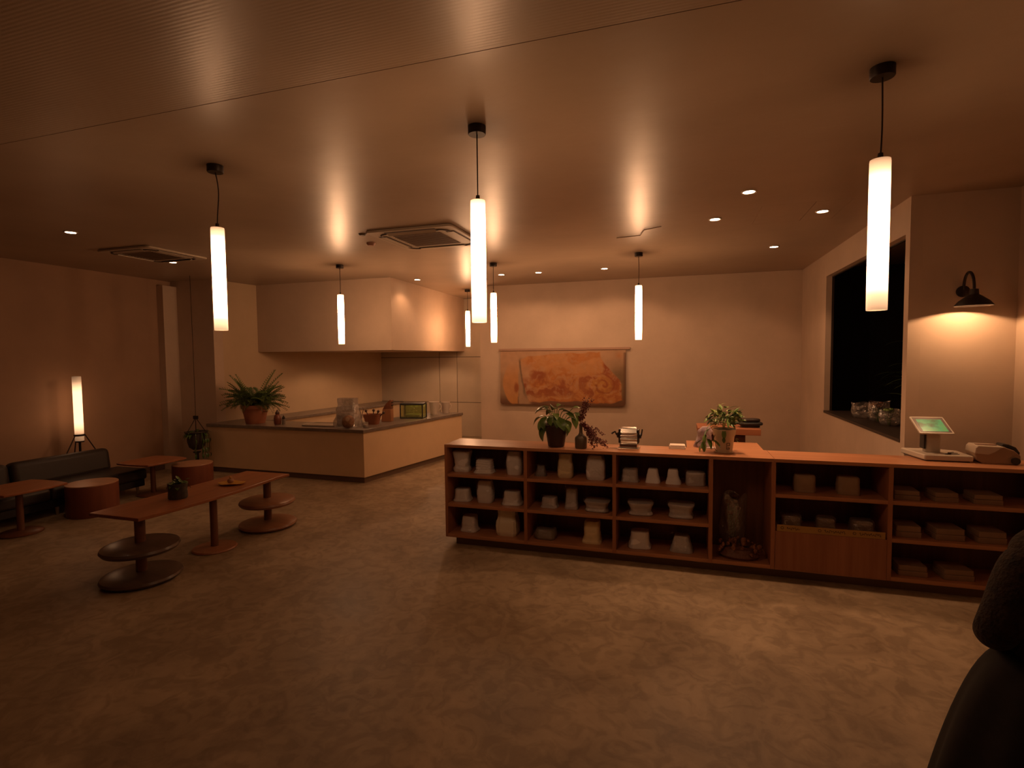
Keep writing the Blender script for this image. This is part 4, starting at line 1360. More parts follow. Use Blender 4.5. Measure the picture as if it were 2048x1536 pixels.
# ------------------------------------------------------------------ kitchen counter things
def rotv(prof, **k):
    return MB().lathe(prof, 26, cap=False, **k)
fp = empty('potted_fern', (-6.98, 7.38, KZ))
tag(fp, 'bushy fern in a terracotta pot at left end of kitchen counter', 'potted plant')
rotv([(0.0, 0.0), (0.15, 0.0), (0.155, 0.006), (0.205, 0.26), (0.225, 0.262), (0.228, 0.32), (0.212, 0.322), (0.205, 0.30), (0.0, 0.29)]).build('pot', terracotta, fp)
rotv([(0.0, 0.30), (0.205, 0.297), (0.205, 0.285), (0.0, 0.285)]).build('soil', soil, fp)
def frond_mesh(L, curl, n=16, w=0.10):
    vs, fs = [], []
    x = z = 0.0
    for j in range(n):
        t = (j + 0.5) / n
        ang = -curl * t
        ww = w * (math.sin(math.pi * min(1, t * 0.9 + 0.08)) ** 0.7)
        for s in (-1, 1):
            o = len(vs)
            dx = 0.5 * L / n
            vs += [(x, 0, z), (x + dx * 1.5, s * ww * 0.55, z + 0.01), (x + dx * 1.6 + 0.012, s * ww, z - 0.008), (x + dx * 0.2, s * ww * 0.55, z + 0.006)]
            fs.append((o, o + 1, o + 2, o + 3))
        o = len(vs)
        nx, nz = x + L / n * math.cos(ang), z + L / n * math.sin(ang)
        vs += [(x, -0.004, z), (nx, -0.003, nz), (nx, 0.003, nz), (x, 0.004, z)]
        fs.append((o, o + 1, o + 2, o + 3))
        x, z = nx, nz
    return MB().add(vs, fs).mesh('fern_frond', leaf_f, False)
fr1, fr2, fr3 = frond_mesh(0.62, 1.3, 18, 0.13), frond_mesh(0.5, 1.9, 16, 0.13), frond_mesh(0.62, 0.5, 18, 0.10)
rnd = random.Random(2)
for k in range(100):
    a = rnd.uniform(0, 6.28)
    pit = rnd.uniform(0.4, 1.35)
    place_leaf((fr1, fr2, fr1, fr3)[k % 4], fp, (0.07 * math.cos(a), 0.07 * math.sin(a), 0.30), a, pit, rnd.uniform(-0.4, 0.4), rnd.uniform(0.7, 1.0) * (0.85 if pit < 0.8 else 1.0), 'frond')
for a, pit, s in ((0.0, 1.25, 1.15), (0.2, 1.1, 1.15), (3.3, 1.15, 1.05), (2.9, 1.0, 1.05)):
    place_leaf(fr3, fp, (0.05 * math.cos(a), 0.05 * math.sin(a), 0.32), a, pit, 0.2, s, 'frond')
rotv([(0.0, 0.0), (0.012, 0.0), (0.012, 0.09), (0.0, 0.09)], M=Matrix.Translation((0.20, -0.03, 0.21)) @ Matrix.Rotation(math.radians(90), 4, 'Y')).build('side_peg', terracotta, fp)
# little brown bottle and salt shaker
b1 = empty('small_brown_bottle', (-6.47, 7.33, KZ))
tag(b1, 'small dark brown bottle with pointed stopper beside the fern pot', 'bottle')
rotv([(0.0, 0.0), (0.05, 0.0), (0.058, 0.02), (0.062, 0.10), (0.05, 0.15), (0.032, 0.165), (0.032, 0.18), (0.0, 0.18)]).build('body', mat('brown_glaze', (0.16, 0.045, 0.022), 0.35), b1)
rotv([(0.0, 0.18), (0.034, 0.181), (0.036, 0.20), (0.018, 0.225), (0.012, 0.245), (0.0, 0.25)]).build('stopper', mat('dark_stopper', (0.07, 0.03, 0.018), 0.5), b1)
b2 = empty('salt_shaker', (-6.37, 7.36, KZ))
tag(b2, 'tiny grey shaker standing right of the small brown bottle', 'shaker')
rotv([(0.0, 0.0), (0.028, 0.0), (0.03, 0.02), (0.022, 0.09), (0.0, 0.09)]).build('body', mat('grey_glass', (0.18, 0.14, 0.11), 0.3), b2)
rotv([(0.0, 0.09), (0.024, 0.091), (0.026, 0.115), (0.013, 0.13), (0.0, 0.16)]).build('cap', dark_metal, b2)
# white tray on the counter
tr_ = empty('serving_tray', (-5.62, 7.42, KZ), 0.03)
tag(tr_, 'pale oblong tray lying on the kitchen counter by the clear bag', 'tray')
MB().prism(rrect(0.62, 0.36, 0.05), 0.0, 0.012).build('tray_base', mat('tray_pale', (0.42, 0.34, 0.26), 0.4), tr_, bevel=0.003)
rim = rrect(0.62, 0.36, 0.05)
MB().tube([(x, y, 0.018) for x, y in rim] + [(rim[0][0], rim[0][1], 0.018)], 0.009, 6).build('tray_rim', mat('tray_pale', None), tr_)
# big clear bag of something on the counter
cb = empty('clear_bread_bag', (-5.14, 7.42, KZ), 0.1)
tag(cb, 'large open clear plastic bag standing on the kitchen counter corner', 'plastic bag')
rings = []
for j in range(15):
    t = j / 14
    ring = []
    w = 0.26 - 0.03 * math.sin(math.pi * t) - 0.05 * t + (0.0 if t < 0.7 else -0.02)
    d = 0.20 * (1 - 0.55 * t)
    out = rrect(2 * w * 0.86, 2 * d * 0.8, 0.09 * (1 - 0.5 * t), 8)
    for i, (x, y) in enumerate(out):
        nv = noise.fractal(Vector((x * 7, y * 7, t * 4)), 1.0, 2.0, 3)
        ring.append((x * (1 + 0.09 * nv), y * (1 + 0.12 * nv), t * 0.46))
    rings.append(ring)
MB().loft(rings, cap=False).build('bag_film', film_milky, cb, fix=False)
packet_mesh(0.34, 0.2, 0.22, 'bulge', 77, 0.05).build('contents', mat('bread_in_bag', (0.34, 0.24, 0.17), 0.7, var=0.3, vscale=14), cb)
# round dark loaf
lf = empty('round_loaf', (-4.97, 7.17, KZ), 0.15)
tag(lf, 'round dark crusty loaf standing on edge before the clear bag', 'bread')
MB().lathe([(0.0, -0.05), (0.07, -0.045), (0.10, -0.02), (0.105, 0.005), (0.085, 0.04), (0.04, 0.062), (0.0, 0.066)], 26, Matrix.Translation((0, 0, 0.105)) @ Matrix.Rotation(math.radians(72), 4, 'X'), cap=False).build('crust', mat('crust', (0.14, 0.06, 0.028), 0.7, col2=(0.30, 0.15, 0.07), vscale=16, bump=0.5, bscale=25), lf)
MB().lathe([(0.0, 0.0), (0.03, 0.0), (0.035, 0.006), (0.0, 0.01)], 12, Matrix.Translation((0.02, -0.055, 0.15)) @ Matrix.Rotation(math.radians(72), 4, 'X'), cap=False).build('flour_patch', mat('flour', (0.4, 0.26, 0.16), 0.9), lf)
# glass carafe with bunny-ear tongs
gc = empty('glass_carafe', (-4.86, 7.38, KZ))
tag(gc, 'small clear glass carafe with a forked stem in it', 'carafe')
glassy = film('glassware', (0.92, 0.9, 0.86), 0.30, 0.03)
rotv([(0.0, 0.004), (0.06, 0.004), (0.068, 0.03), (0.06, 0.08), (0.03, 0.12), (0.026, 0.17), (0.034, 0.20)]).build('glass_body', glassy, gc)
for s in (-1, 1):
    MB().tube([(0, 0, 0.01), (0.006 * s, 0, 0.18), (0.02 * s, 0, 0.24), (0.045 * s, 0, 0.29), (0.02 * s, 0.0, 0.31)], 0.006, 7).build('forked_stem', mat('stem_grey', (0.16, 0.11, 0.08), 0.4), gc)
gg = empty('drinking_glass', (-4.74, 7.30, KZ))
tag(gg, 'low clear glass at the very corner of the kitchen counter', 'glass')
rotv([(0.0, 0.0), (0.04, 0.0), (0.045, 0.09), (0.042, 0.09), (0.038, 0.008), (0.0, 0.006)]).build('glass_body', glassy, gg)
rotv([(0.0, 0.01), (0.036, 0.01), (0.038, 0.05), (0.0, 0.05)]).build('contents', mat('sugar', (0.5, 0.42, 0.35), 0.6), gg)
# wooden tub of utensils
ub = empty('utensil_tub', (-4.88, 7.72, KZ), 0.1)
tag(ub, 'brown wooden tub holding dark utensils on the kitchen counter', 'utensil tub')
tubw = wood('tub_wood', (0.30, 0.105, 0.045), (0.22, 0.07, 0.03), 0.5, 'Z', 7)
rot = MB()
rings = [[(x, y, z) for x, y in rrect(w, d, 0.04)] for w, d, z in ((0.20, 0.15, 0.0), (0.24, 0.18, 0.10), (0.29, 0.21, 0.17), (0.275, 0.195, 0.17), (0.22, 0.16, 0.05))]
rot.loft(rings).build('tub', tubw, ub)
for k, (x, y, a) in enumerate(((-0.06, 0, -0.4), (0.0, 0.03, 0.1), (0.06, -0.02, 0.5), (0.09, 0.03, 0.9))):
    tipp = Vector((x + 0.13 * math.sin(a), y, 0.13 + 0.10 * math.cos(a)))
    MB().tube([(x * 0.5, y * 0.5, 0.055), tipp], 0.008, 7).lathe([(0.0, -0.03), (0.02, -0.015), (0.024, 0.01), (0.0, 0.03)], 9, Matrix.Translation(tipp), cap=False).build('utensil', mat('utensil_dark', (0.07, 0.035, 0.022), 0.5), ub)
# wooden knife block (wedge)
kb_ = empty('knife_block', (-4.83, 8.13, KZ), 0.15)
tag(kb_, 'wedge-shaped two-tone wooden knife block on the kitchen counter', 'knife block')
extr([(-0.095, 0.0), (0.085, 0.0), (0.085, 0.22), (-0.07, 0.215)], -0.06, 0.06).build('lower_block', wood('block_light', (0.34, 0.15, 0.065), (0.28, 0.11, 0.045), 0.5, 'Z', 7), kb_, bevel=0.006)
extr([(-0.068, 0.216), (0.085, 0.221), (0.082, 0.375), (0.066, 0.38), (-0.01, 0.31)], -0.058, 0.058).build('upper_block', wood('block_dark', (0.19, 0.065, 0.028), (0.14, 0.045, 0.02), 0.5, 'Z', 7), kb_, bevel=0.006)
for x, z in ((0.075, 0.33), (0.075, 0.285)):
    MB().box(0.086, 0.10, -0.03, 0.03, z - 0.008, z + 0.008).build('knife_handle', black, kb_)
# glass showcase lit from inside, black frame
gs = empty('glass_showcase', (-4.64, 8.72, KZ), 0.20)
tag(gs, 'small black-framed glass showcase with a greenish inner light', 'showcase')
MB().prism(rrect(0.44, 0.30, 0.03), 0.245, 0.275).build('roof', black, gs, bevel=0.006)
for sx in (-1, 1):
    for sy in (-1, 1):
        MB().box(sx * 0.205 - 0.009, sx * 0.205 + 0.009, sy * 0.135 - 0.009, sy * 0.135 + 0.009, 0, 0.245).build('post', black, gs)
MB().box(-0.21, 0.21, -0.14, 0.14, 0.0, 0.014).build('floor_tray', black, gs)
for sy in (-1, 1):
    MB().box(-0.196, 0.196, sy * 0.137 - 0.002, sy * 0.137 + 0.002, 0.014, 0.245).build('glass_pane', film('green_glass', (0.80, 0.85, 0.55), 0.12, 0.03), gs)
MB().box(-0.15, 0.15, 0.06, 0.09, 0.232, 0.243).build('light_strip', emis('showcase_light', (0.9, 0.72, 0.18), 3.0), gs)
MB().prism(rrect(0.30, 0.16, 0.05), 0.015, 0.07).build('food_tray', mat('showcase_food', (0.34, 0.30, 0.10), 0.6), gs, bevel=0.01)
# white pitchers
def pitcher(x, y, s, label):
    o = empty('white_pitcher', (x, y, KZ), 0.2)
    tag(o, label, 'pitcher', 'pitchers at the counter end')
    cup = rotv([(0.0, 0.0), (0.072 * s, 0.0), (0.076 * s, 0.01), (0.10 * s, 0.24 * s), (0.106 * s, 0.25 * s), (0.098 * s, 0.25 * s), (0.07 * s, 0.02), (0.0, 0.015)]).build('jug', mat('milky_plastic', (0.62, 0.52, 0.43), 0.4), o)
    pts = [(0.095 * s, 0, 0.21 * s), (0.15 * s, 0, 0.20 * s), (0.155 * s, 0, 0.12 * s), (0.088 * s, 0, 0.08 * s)]
    MB().tube(bez(*pts, 10), 0.009 * s, 7).build('handle', mat('milky_plastic', None), o)
    return o
pitcher(-4.50, 9.30, 1.0, 'larger milky white pitcher near the far end of kitchen counter')
pitcher(-4.40, 9.60, 0.88, 'smaller milky white pitcher behind the larger one')

# ------------------------------------------------------------------ hanging planter in the corner
hp_ = empty('hanging_planter', (-7.80, 6.92, 0.42))
tag(hp_, 'dark bowl planter hanging on a long wire in the corner', 'hanging planter')
rotv([(0.0, 0.0), (0.06, 0.005), (0.115, 0.05), (0.14, 0.14), (0.15, 0.28), (0.18, 0.30), (0.18, 0.315), (0.15, 0.315), (0.14, 0.28), (0.0, 0.27)]).build('bowl', mat('planter_dark', (0.05, 0.032, 0.022), 0.6), hp_)
rotv([(0.0, 0.28), (0.14, 0.277), (0.14, 0.268), (0.0, 0.268)]).build('soil', soil, hp_)
for a in (20, 140, 260):
    MB().tube([(0.155 * math.cos(math.radians(a)), 0.155 * math.sin(math.radians(a)), 0.31), (0.012 * math.cos(math.radians(a)), 0.012 * math.sin(math.radians(a)), 0.53)], 0.006, 6).build('strap', dark_metal, hp_)
MB().box(-0.04, 0.04, -0.02, 0.02, 0.52, 0.58).build('hook_block', dark_metal, hp_, bevel=0.006)
MB().tube([(0, 0, 0.58), (0.004, 0, 1.8), (0, 0, ZC - 0.42)], 0.004, 6).build('wire', dark_metal, hp_)
tl = leaf_mesh('trailing_dark_leaf', leaf_d, 0.16, 0.05, 1.4, 0.3)
rnd = random.Random(6)
for k in range(22):
    a = rnd.uniform(0, 6.28)
    place_leaf(tl, hp_, (0.10 * math.cos(a), 0.10 * math.sin(a), 0.285), a, rnd.uniform(-0.3, 0.9), 0, rnd.uniform(0.6, 1.0))
for k in range(7):
    a = rnd.uniform(-1.0, 0.6)
    MB().tube(bez((0.13 * math.cos(a), 0.13 * math.sin(a), 0.30), (0.22 * math.cos(a), 0.2 * math.sin(a), 0.36), (0.2 * math.cos(a), 0.2 * math.sin(a), 0.1), (0.18 * math.cos(a), 0.18 * math.sin(a), -0.08), 8), 0.004, 5).build('trailing_stem', leaf_d, hp_)
    for t in (0.2, 0.05, -0.05):
        place_leaf(tl, hp_, (0.2 * math.cos(a), 0.2 * math.sin(a), t), a + rnd.uniform(-1, 1), -1.0, 0, 0.6)
# dark plant stand directly below it
psd = empty('plant_pedestal', (-7.80, 6.92, 0))
tag(psd, 'thin dark pedestal standing under the hanging planter', 'pedestal')
rotv([(0.0, 0.0), (0.13, 0.0), (0.13, 0.015), (0.03, 0.03), (0.028, 0.36), (0.06, 0.375), (0.06, 0.39), (0.0, 0.39)]).build('post', dark_metal, psd)
MB().lathe([(0.13, 0.016), (0.12, 0.022), (0.10, 0.024)], 24, cap=False).build('foot_ring', dark_metal, psd)

# ------------------------------------------------------------------ seating corner
sf = empty('leather_sofa', (-7.85, 3.4, 0))
tag(sf, 'long low black upholstered sofa along the left wall', 'sofa')
Y0, Y1 = -1.4, 2.38
def cushion(name, x0, x1, y0, y1, z0, z1, bev=0.05, tilt=0.0):
    cx, cy, cz = (x0 + x1) / 2, (y0 + y1) / 2, z0
    mb = MB().box(x0 - cx, x1 - cx, y0 - cy, y1 - cy, 0, z1 - z0)
    o = mb.build(name, leather, sf, (cx, cy, cz), bevel=bev, seg=4)
    o.rotation_euler = (0, tilt, 0)
    return o
for a, b in ((Y0, -0.14), (-0.13, 1.12), (1.13, Y1)):
    cushion('seat_cushion', -0.22, 0.38, a, b, 0.20, 0.36, 0.04)
for a, b in ((Y0, -0.14), (-0.13, 1.02), (1.03, 2.26)):
    cushion('back_cushion', -0.34, -0.14, a, b, 0.30, 0.66, 0.075, -0.14)
box('base_frame', -0.30, 0.34, Y0 + 0.02, Y1 - 0.02, 0.10, 0.20, mat('sofa_base', (0.02, 0.014, 0.012), 0.6), sf, 0.01)
for x in (-0.24, 0.33):
    for y in (-1.25, 0.1, 1.2, 2.25):
        MB().lathe([(0.0, 0.0), (0.016, 0.0), (0.022, 0.10), (0.0, 0.10)], 12, cap=False).build('leg', mat('pale_leg', (0.30, 0.22, 0.15), 0.4), sf, (x, y, 0))

def side_table(x, y, w, d, z, rz, label):
    o = empty('pedestal_table', (x, y, 0), rz)
    tag(o, label, 'table', 'small pedestal tables by the sofa')
    n = 10
    # gently bowed square top
    poly = []
    for (ax, ay), (bx2, by2) in (((1, 1), (-1, 1)), ((-1, 1), (-1, -1)), ((-1, -1), (1, -1)), ((1, -1), (1, 1))):
        for k in range(n):
            t = k / n
            px_, py_ = ax + (bx2 - ax) * t, ay + (by2 - ay) * t
            bow = 0.10 * math.sin(math.pi * t)
            if ay == by2:
                py_ += ay * bow
            else:
                px_ += ax * bow
            poly.append((px_ * w / 2, py_ * d / 2))
    MB().prism(poly, z - 0.026, z).build('table_top', wood_t, o, bevel=0.006)
    MB().lathe([(0.0, 0.03), (0.034, 0.03), (0.032, z - 0.03), (0.10, z - 0.027), (0.0, z - 0.026)], 18, cap=False).build('column', wood_d, o)
    MB().lathe([(0.0, 0.0), (0.20, 0.0), (0.205, 0.012), (0.19, 0.024), (0.04, 0.034), (0.0, 0.034)], 28, cap=False).build('base_disc', wood_d, o)
    return o
side_table(-7.27, 5.70, 0.60, 0.60, 0.50, 0.0, 'small wooden pedestal table near the drum stool and hanging planter')
side_table(-7.12, 3.98, 0.62, 0.62, 0.53, 0.0, 'small wooden pedestal table at left edge before the sofa')

def drum(x, y, r, h, label):
    o = empty('drum_stool', (x, y, 0))
    tag(o, label, 'stool', 'round drum stools')
    MB().lathe([(0.0, 0.0), (r * 0.98, 0.0), (r, 0.008), (r, h - 0.016), (r - 0.004, h - 0.012), (0.0, h - 0.012)], 40, cap=False).build('drum_side', stool_side, o)
    MB().lathe([(0.0, h - 0.0118), (r - 0.003, h - 0.0118), (r, h - 0.006), (r - 0.004, h), (0.0, h)], 40, cap=False).build('seat_top', stool_top, o)
    return o
drum(-7.13, 4.77, 0.275, 0.40, 'round wooden drum stool between the sofa and the long table')
drum(-6.95, 6.08, 0.27, 0.40, 'round wooden drum stool farther back, below the hanging planter')

# long low table on three pedestals
lt = empty('long_table', (-4.68, 4.19, 0))
tag(lt, 'long narrow wooden table on three pedestals, two with stacked discs', 'table')
TZ = 0.60
poly = [(-0.30, -0.90), (0.29, -0.90)]
poly += [(0.29 + 0.07 * math.sin(math.pi * k / 10), -0.90 + 1.80 * k / 10) for k in range(1, 10)]
poly += [(0.33, 0.90), (-0.29, 0.90)]
MB().prism(poly, TZ - 0.03, TZ).build('table_top', wood_t, lt, bevel=0.005)
def lens(r, h, z, m, x, y, name):
    pr = [(0.0, 0.0), (r * 0.80, 0.0), (r * 0.94, h * 0.12), (r, h * 0.42), (r * 0.97, h * 0.66), (r * 0.84, h * 0.84), (r * 0.4, h * 0.97), (0.0, h)]
    MB().lathe(pr, 40, cap=False).build(name, m, lt, (x, y, z))
PX = 0.12
for yy, cm, dm in ((-0.76, wood_d, wood_disc_d), (0.77, wood_d, wood_disc)):
    MB().lathe([(0.0, 0.05), (0.043, 0.05), (0.042, TZ - 0.031), (0.0, TZ - 0.031)], 20, cap=False).build('column', cm, lt, (PX, yy, 0))
    lens(0.315, 0.078, 0.0, dm, PX, yy, 'base_disc')
    lens(0.305, 0.085, 0.255, dm, PX, yy, 'upper_disc')
MB().lathe([(0.0, 0.02), (0.036, 0.02), (0.036, TZ - 0.031), (0.0, TZ - 0.031)], 18, cap=False).build('column', wood_d, lt, (PX, 0.02, 0))
MB().lathe([(0.0, 0.0), (0.205, 0.0), (0.21, 0.008), (0.20, 0.02), (0.05, 0.028), (0.0, 0.028)], 32, cap=False).build('base_disc', wood_v, lt, (PX, 0.02, 0))
# dark leafy tumbler on the table
pv = empty('table_plant', (-4.66, 3.90, TZ))
tag(pv, 'dark mottled vase with small green plant on the long table', 'potted plant')
rotv([(0.0, 0.0), (0.080, 0.0), (0.086, 0.01), (0.082, 0.08), (0.087, 0.15), (0.080, 0.15), (0.075, 0.13), (0.0, 0.13)]).build('vase', mat('mottled_vase', (0.07, 0.05, 0.035), 0.4, col2=(0.02, 0.022, 0.014), vscale=26), pv)
sl = leaf_mesh('small_dark_leaf', leaf_d, 0.075, 0.05, 0.9, 0.3)
sl2 = leaf_mesh('small_mid_leaf', leaf_m, 0.07, 0.035, 0.7, 0.3)
rnd = random.Random(9)
for k in range(34):
    a = rnd.uniform(0, 6.28)
    r = rnd.uniform(0.01, 0.075)
    place_leaf(sl if k % 4 else sl2, pv, (r * math.cos(a), r * math.sin(a), rnd.uniform(0.11, 0.17)), a, rnd.uniform(-0.5, 1.1), 0, rnd.uniform(0.6, 0.95))
for x, z in ((0.02, 0.20), (0.035, 0.19), (0.0, 0.18)):
    place_leaf(sl2, pv, (x, 0, z - 0.03), rnd.uniform(0, 6), 1.2, 0, 0.9)
# yellow dish with a little teapot shape
yd = empty('yellow_dish', (-4.60, 4.49, TZ), 0.2)
tag(yd, 'shallow yellow leaf-shaped dish with a knob on the long table', 'dish')
ym = mat('yellow_glaze', (0.50, 0.25, 0.03), 0.35)
rings = []
for rr, z in ((0.06, 0.0), (0.125, 0.012), (0.135, 0.02), (0.125, 0.022), (0.06, 0.008)):
    rings.append([(rr * (1 + 0.07 * math.sin(3 * a) + 0.10 * math.cos(a) ** 2) * math.cos(a), rr * 0.72 * math.sin(a), z + 0.004 * math.sin(4 * a)) for a in [2 * math.pi * k / 36 for k in range(36)]])
MB().loft(rings).build('dish', ym, yd)
kn = empty('salt_pot', (-4.61, 4.49, TZ + 0.016))
tag(kn, 'tiny brown lidded pot sitting in the yellow dish', 'pot')
rotv([(0.0, 0.0), (0.024, 0.0), (0.034, 0.018), (0.028, 0.038), (0.012, 0.046), (0.0, 0.048)]).build('pot', mat('tiny_pot', (0.30, 0.13, 0.05), 0.4), kn)
rotv([(0.0, 0.047), (0.008, 0.049), (0.012, 0.06), (0.006, 0.07), (0.0, 0.072)]).build('lid_knob', ym, kn)

# ------------------------------------------------------------------ things in the dark opening
cello('cellophane_bouquet', 2.20, 7.62, WZ0, 0.20, 0.19, 'crinkled clear cellophane bundle at left on the dark sill', 'bouquet', film_m, 5, None, group='cellophane bundles on the sill')
cello('cellophane_bouquet', 2.27, 7.22, WZ0, 0.20, 0.24, 'flared cellophane bouquet sleeve in the middle of the dark sill', 'bouquet', film_m, 8, dried, group='cellophane bundles on the sill')
cello('cellophane_bouquet', 2.26, 6.86, WZ0, 0.20, 0.18, 'rounded glinting cellophane bundle on the dark sill', 'bouquet', film_m, 12, leaf_m, group='cellophane bundles on the sill')
cello('paper_bouquet', 2.48, 6.74, WZ0, 0.18, 0.26, 'greyish paper-wrapped bouquet on the sill nearest the lamp wall', 'bouquet', mat('tissue', (0.30, 0.24, 0.20), 0.6), 17, dried, group='cellophane bundles on the sill')
def spiky(x, y, h, n, seed, label):
    o = empty('tall_spiky_plant', (x, y, 0))
    tag(o, label, 'plant', 'plants in the dark room')
    rotv([(0.0, 0.0), (0.14, 0.0), (0.19, 0.40), (0.17, 0.40), (0.16, 0.37), (0.0, 0.37)]).build('pot', potm, o)
    MB().tube([(0, 0, 0.36), (0.03, 0.02, h * 0.6), (0.0, 0, h)], [0.03, 0.024, 0.012], 8).build('trunk', mat('trunk', (0.12, 0.08, 0.05), 0.8), o)
    me = leaf_mesh('spiky_leaf', leaf_m, 0.62, 0.04, 1.5, 0.4, 8)
    r = random.Random(seed)
    for k in range(n):
        a = r.uniform(0, 6.28)
        place_leaf(me, o, (0, 0, h * r.uniform(0.55, 1.0)), a, r.uniform(0.2, 1.3), 0, r.uniform(0.6, 1.1))
    return o
spiky(3.0, 8.0, 2.0, 34, 1, 'faint tall spiky plant standing in the dark room beyond the opening')
spiky(3.5, 9.3, 1.7, 26, 2, 'faint spiky plant deeper in the dark room')

# ------------------------------------------------------------------ person at the right edge, seen from behind
PR, PD = 1.78, 1.60
pxy = Vector((math.cos(YAW) * PR - math.sin(YAW) * PD, math.sin(YAW) * PR + math.cos(YAW) * PD, 0))
pe = empty('person', pxy, YAW)
pe.scale = (0.95, 0.95, 0.95)
tag(pe, 'person in dark patterned top and long dark skirt at right edge', 'person')
def skin_chain(name, verts, edges, radii, m, parent, root=0, lev=2):
    me = bpy.data.meshes.new(name)
    me.from_pydata(verts, edges, [])
    me.update()
    me.materials.append(m)
    o = put(name, me, parent)
    bpy.context.view_layer.objects.active = o
    md = o.modifiers.new('skin', 'SKIN')
    md.use_smooth_shade = True
    if not me.skin_vertices:
        bpy.ops.mesh.customdata_skin_add()
    sv = me.skin_vertices[0].data
    for i, r in enumerate(radii):
        sv[i].radius = r if isinstance(r, tuple) else (r, r)
        sv[i].use_root = (i == root)
    s = o.modifiers.new('sub', 'SUBSURF')
    s.levels = s.render_levels = lev
    return o
V, E_, R_ = [], [], []
def J(p, r, prev=None):
    V.append(p)
    R_.append(r)
    if prev is not None:
        E_.append((prev, len(V) - 1))
    return len(V) - 1
pel = J((0, 0, 0.94), (0.16, 0.115))
wst = J((0, 0, 1.08), (0.125, 0.095), pel)
chs = J((0, 0.0, 1.27), (0.15, 0.10), wst)
nkb = J((0, 0.0, 1.42), (0.085, 0.065), chs)
nk = J((0, 0.01, 1.49), 0.052, nkb)
hd0 = J((0, 0.03, 1.56), (0.062, 0.078), nk)
hd1 = J((0, 0.03, 1.64), (0.072, 0.092), hd0)
hd2 = J((0, 0.025, 1.71), (0.05, 0.065), hd1)
nose = J((0, 0.125, 1.60), 0.012, hd0)
fing_root = {}
def arm(s, el, wr, hdv, drop):
    sh_ = J((s * 0.165, 0, 1.395), 0.058, chs)
    e1 = J(((s * 0.165 + el[0]) / 2, el[1] / 2, (1.395 + el[2]) / 2), 0.048, sh_)
    e = J(el, 0.042, e1)
    f1 = J(((el[0] + wr[0]) / 2, (el[1] + wr[1]) / 2, (el[2] + wr[2]) / 2), 0.038, e)
    w = J(wr, 0.026, f1)
    hv = Vector(hdv).normalized()
    side = hv.cross(Vector((0, 0, 1))).normalized() if abs(hv.z) < 0.9 else Vector((0, 1, 0))
    p = Vector(wr) + hv * 0.055
    pm2 = J(tuple(p), (0.036, 0.017), w)
    for k in range(4):
        b = Vector(wr) + hv * 0.09 + side * (0.027 - 0.018 * k)
        L = (0.034, 0.040, 0.037, 0.028)[k]
        q = J(tuple(b), 0.0095, pm2)
        q2 = J(tuple(b + hv * L + drop * 0.006), 0.0088, q)
        q3 = J(tuple(b + hv * L * 1.7 + drop * 0.022), 0.0075, q2)
    tb_ = Vector(wr) + hv * 0.03 + side * 0.034
    t1 = J(tuple(tb_), 0.011, pm2)
    J(tuple(tb_ + hv * 0.04 + side * 0.018 + drop * 0.01), 0.009, t1)
arm(-1, (-0.335, -0.03, 1.15), (-0.14, 0.17, 1.04), (0.9, 0.5, -0.05), Vector((0.3, -0.3, -1)))
arm(1, (0.27, -0.03, 1.13), (0.22, 0.17, 1.02), (-0.4, 0.9, 0.0), Vector((0, 0, -1)))
for s in (-1, 1):
    h_ = J((s * 0.09, 0, 0.86), 0.085, pel)
    k_ = J((s * 0.10, 0.01, 0.48), 0.058, h_)
    c_ = J((s * 0.10, -0.01, 0.32), 0.052, k_)
    a_ = J((s * 0.10, -0.02, 0.085), 0.036, c_)
    f_ = J((s * 0.11, 0.06, 0.045), 0.036, a_)
    J((s * 0.115, 0.15, 0.032), 0.030, f_)
skin = mat('skin', (0.45, 0.25, 0.16), 0.5)
skin_chain('body', V, E_, R_, skin, pe, 0)
cloth = mat('patterned_knit', (0.055, 0.03, 0.016), 0.9, col2=(0.016, 0.011, 0.009), vscale=38, bump=0.5, bscale=90)
def rings_body(spec, n=32, cap=False, ripple=0.0):
    rr = []
    for (cx, cy, z, rx, ry) in spec:
        rr.append([(cx + rx * (1 + ripple * math.sin(9 * a) * (1.3 - z)) * math.cos(a), cy + ry * (1 + ripple * math.sin(9 * a) * (1.3 - z)) * math.sin(a), z) for a in [2 * math.pi * k / n for k in range(n)]])
    return MB().loft(rr, cap=cap)
rings_body([(0, 0, 0.96, 0.235, 0.165), (0, 0, 1.05, 0.20, 0.145), (0, 0, 1.15, 0.19, 0.14), (0, 0, 1.28, 0.215, 0.145), (0, 0, 1.38, 0.25, 0.14), (0, 0, 1.44, 0.235, 0.125), (0, 0, 1.475, 0.13, 0.10), (0, 0.0, 1.50, 0.075, 0.07)]).build('top', cloth, pe, fix=False).modifiers.new('sub', 'SUBSURF').render_levels = 2
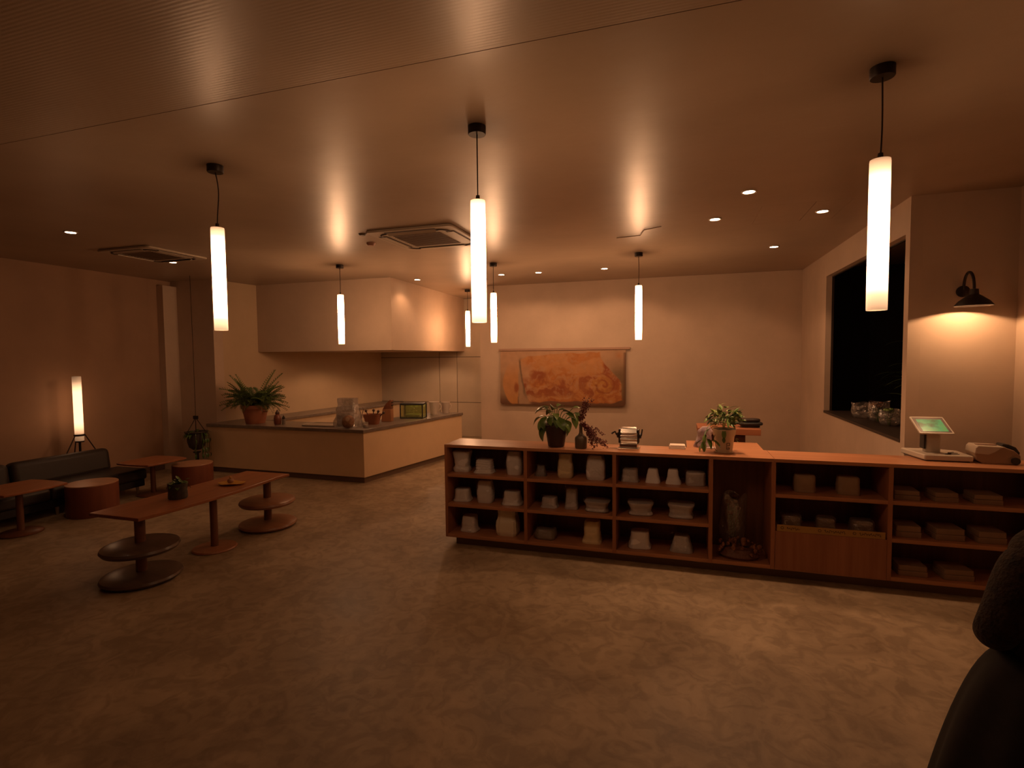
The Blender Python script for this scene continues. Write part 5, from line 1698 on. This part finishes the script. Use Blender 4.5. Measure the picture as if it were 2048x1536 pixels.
for s, el, wr in ((-1, (-0.335, -0.03, 1.15), (-0.14, 0.17, 1.04)), (1, (0.27, -0.03, 1.13), (0.22, 0.17, 1.02))):
    a, b, c = Vector((s * 0.15, 0, 1.385)), Vector(el), Vector(wr)
    cpts = [a, a.lerp(b, 0.3) + Vector((s * 0.02, 0, 0.015)), a.lerp(b, 0.7), b + Vector((s * 0.005, -0.005, -0.005)), b.lerp(c, 0.3), b.lerp(c, 0.62), b.lerp(c, 0.9)]
    MB().tube(cpts, [0.085, 0.080, 0.068, 0.058, 0.055, 0.052, 0.046], 18).build('sleeve', cloth, pe).modifiers.new('sub', 'SUBSURF').render_levels = 2
skirt = mat('dark_skirt', (0.02, 0.016, 0.015), 0.9, var=0.3, vscale=20)
rings_body([(0, 0, 1.06, 0.16, 0.125), (-0.02, 0, 1.03, 0.22, 0.18), (-0.03, 0, 0.94, 0.29, 0.22), (-0.03, 0, 0.70, 0.375, 0.27), (-0.03, 0, 0.45, 0.43, 0.31), (-0.03, 0, 0.22, 0.47, 0.34)], 72, ripple=0.05).build('skirt', skirt, pe, fix=False).modifiers.new('sub', 'SUBSURF').render_levels = 2
hairm = mat('dark_hair', (0.02, 0.012, 0.008), 0.45, bump=0.4, bscale=80)
rings_body([(0, -0.045, 1.46, 0.06, 0.03), (0, -0.045, 1.52, 0.085, 0.06), (0, -0.03, 1.60, 0.10, 0.085), (0, -0.01, 1.68, 0.10, 0.10), (0, 0.0, 1.74, 0.085, 0.09), (0, 0.0, 1.78, 0.045, 0.05), (0, 0, 1.79, 0.01, 0.01)], 24, True).build('hair', hairm, pe, fix=False)
for s in (-1, 1):
    MB().lathe([(0.0, -0.006), (0.007, -0.003), (0.009, 0.0), (0.006, 0.004), (0.0, 0.006)], 10, Matrix.Translation((s * 0.032, 0.118, 1.625)), cap=False).build('eye', mat('eye_dark', (0.03, 0.02, 0.015), 0.2), pe)
    MB().lathe([(0.0, 0.0), (0.02, 0.002), (0.024, 0.010), (0.0, 0.014)], 12, Matrix.Translation((s * 0.082, 0.02, 1.61)) @ Matrix.Rotation(s * math.radians(90), 4, 'Y') @ Matrix.Diagonal((1.4, 0.8, 1, 1)), cap=False).build('ear', skin, pe)
MB().tube([(-0.022, 0.108, 1.565), (0, 0.116, 1.563), (0.022, 0.108, 1.565)], 0.006, 8).build('mouth', mat('lips', (0.35, 0.12, 0.09), 0.5), pe)
for s in (-1, 1):
    MB().prism([(x + s * 0.112, y + 0.05) for x, y in rrect(0.10, 0.27, 0.045)], 0.0, 0.028).build('shoe', black, pe, bevel=0.008)
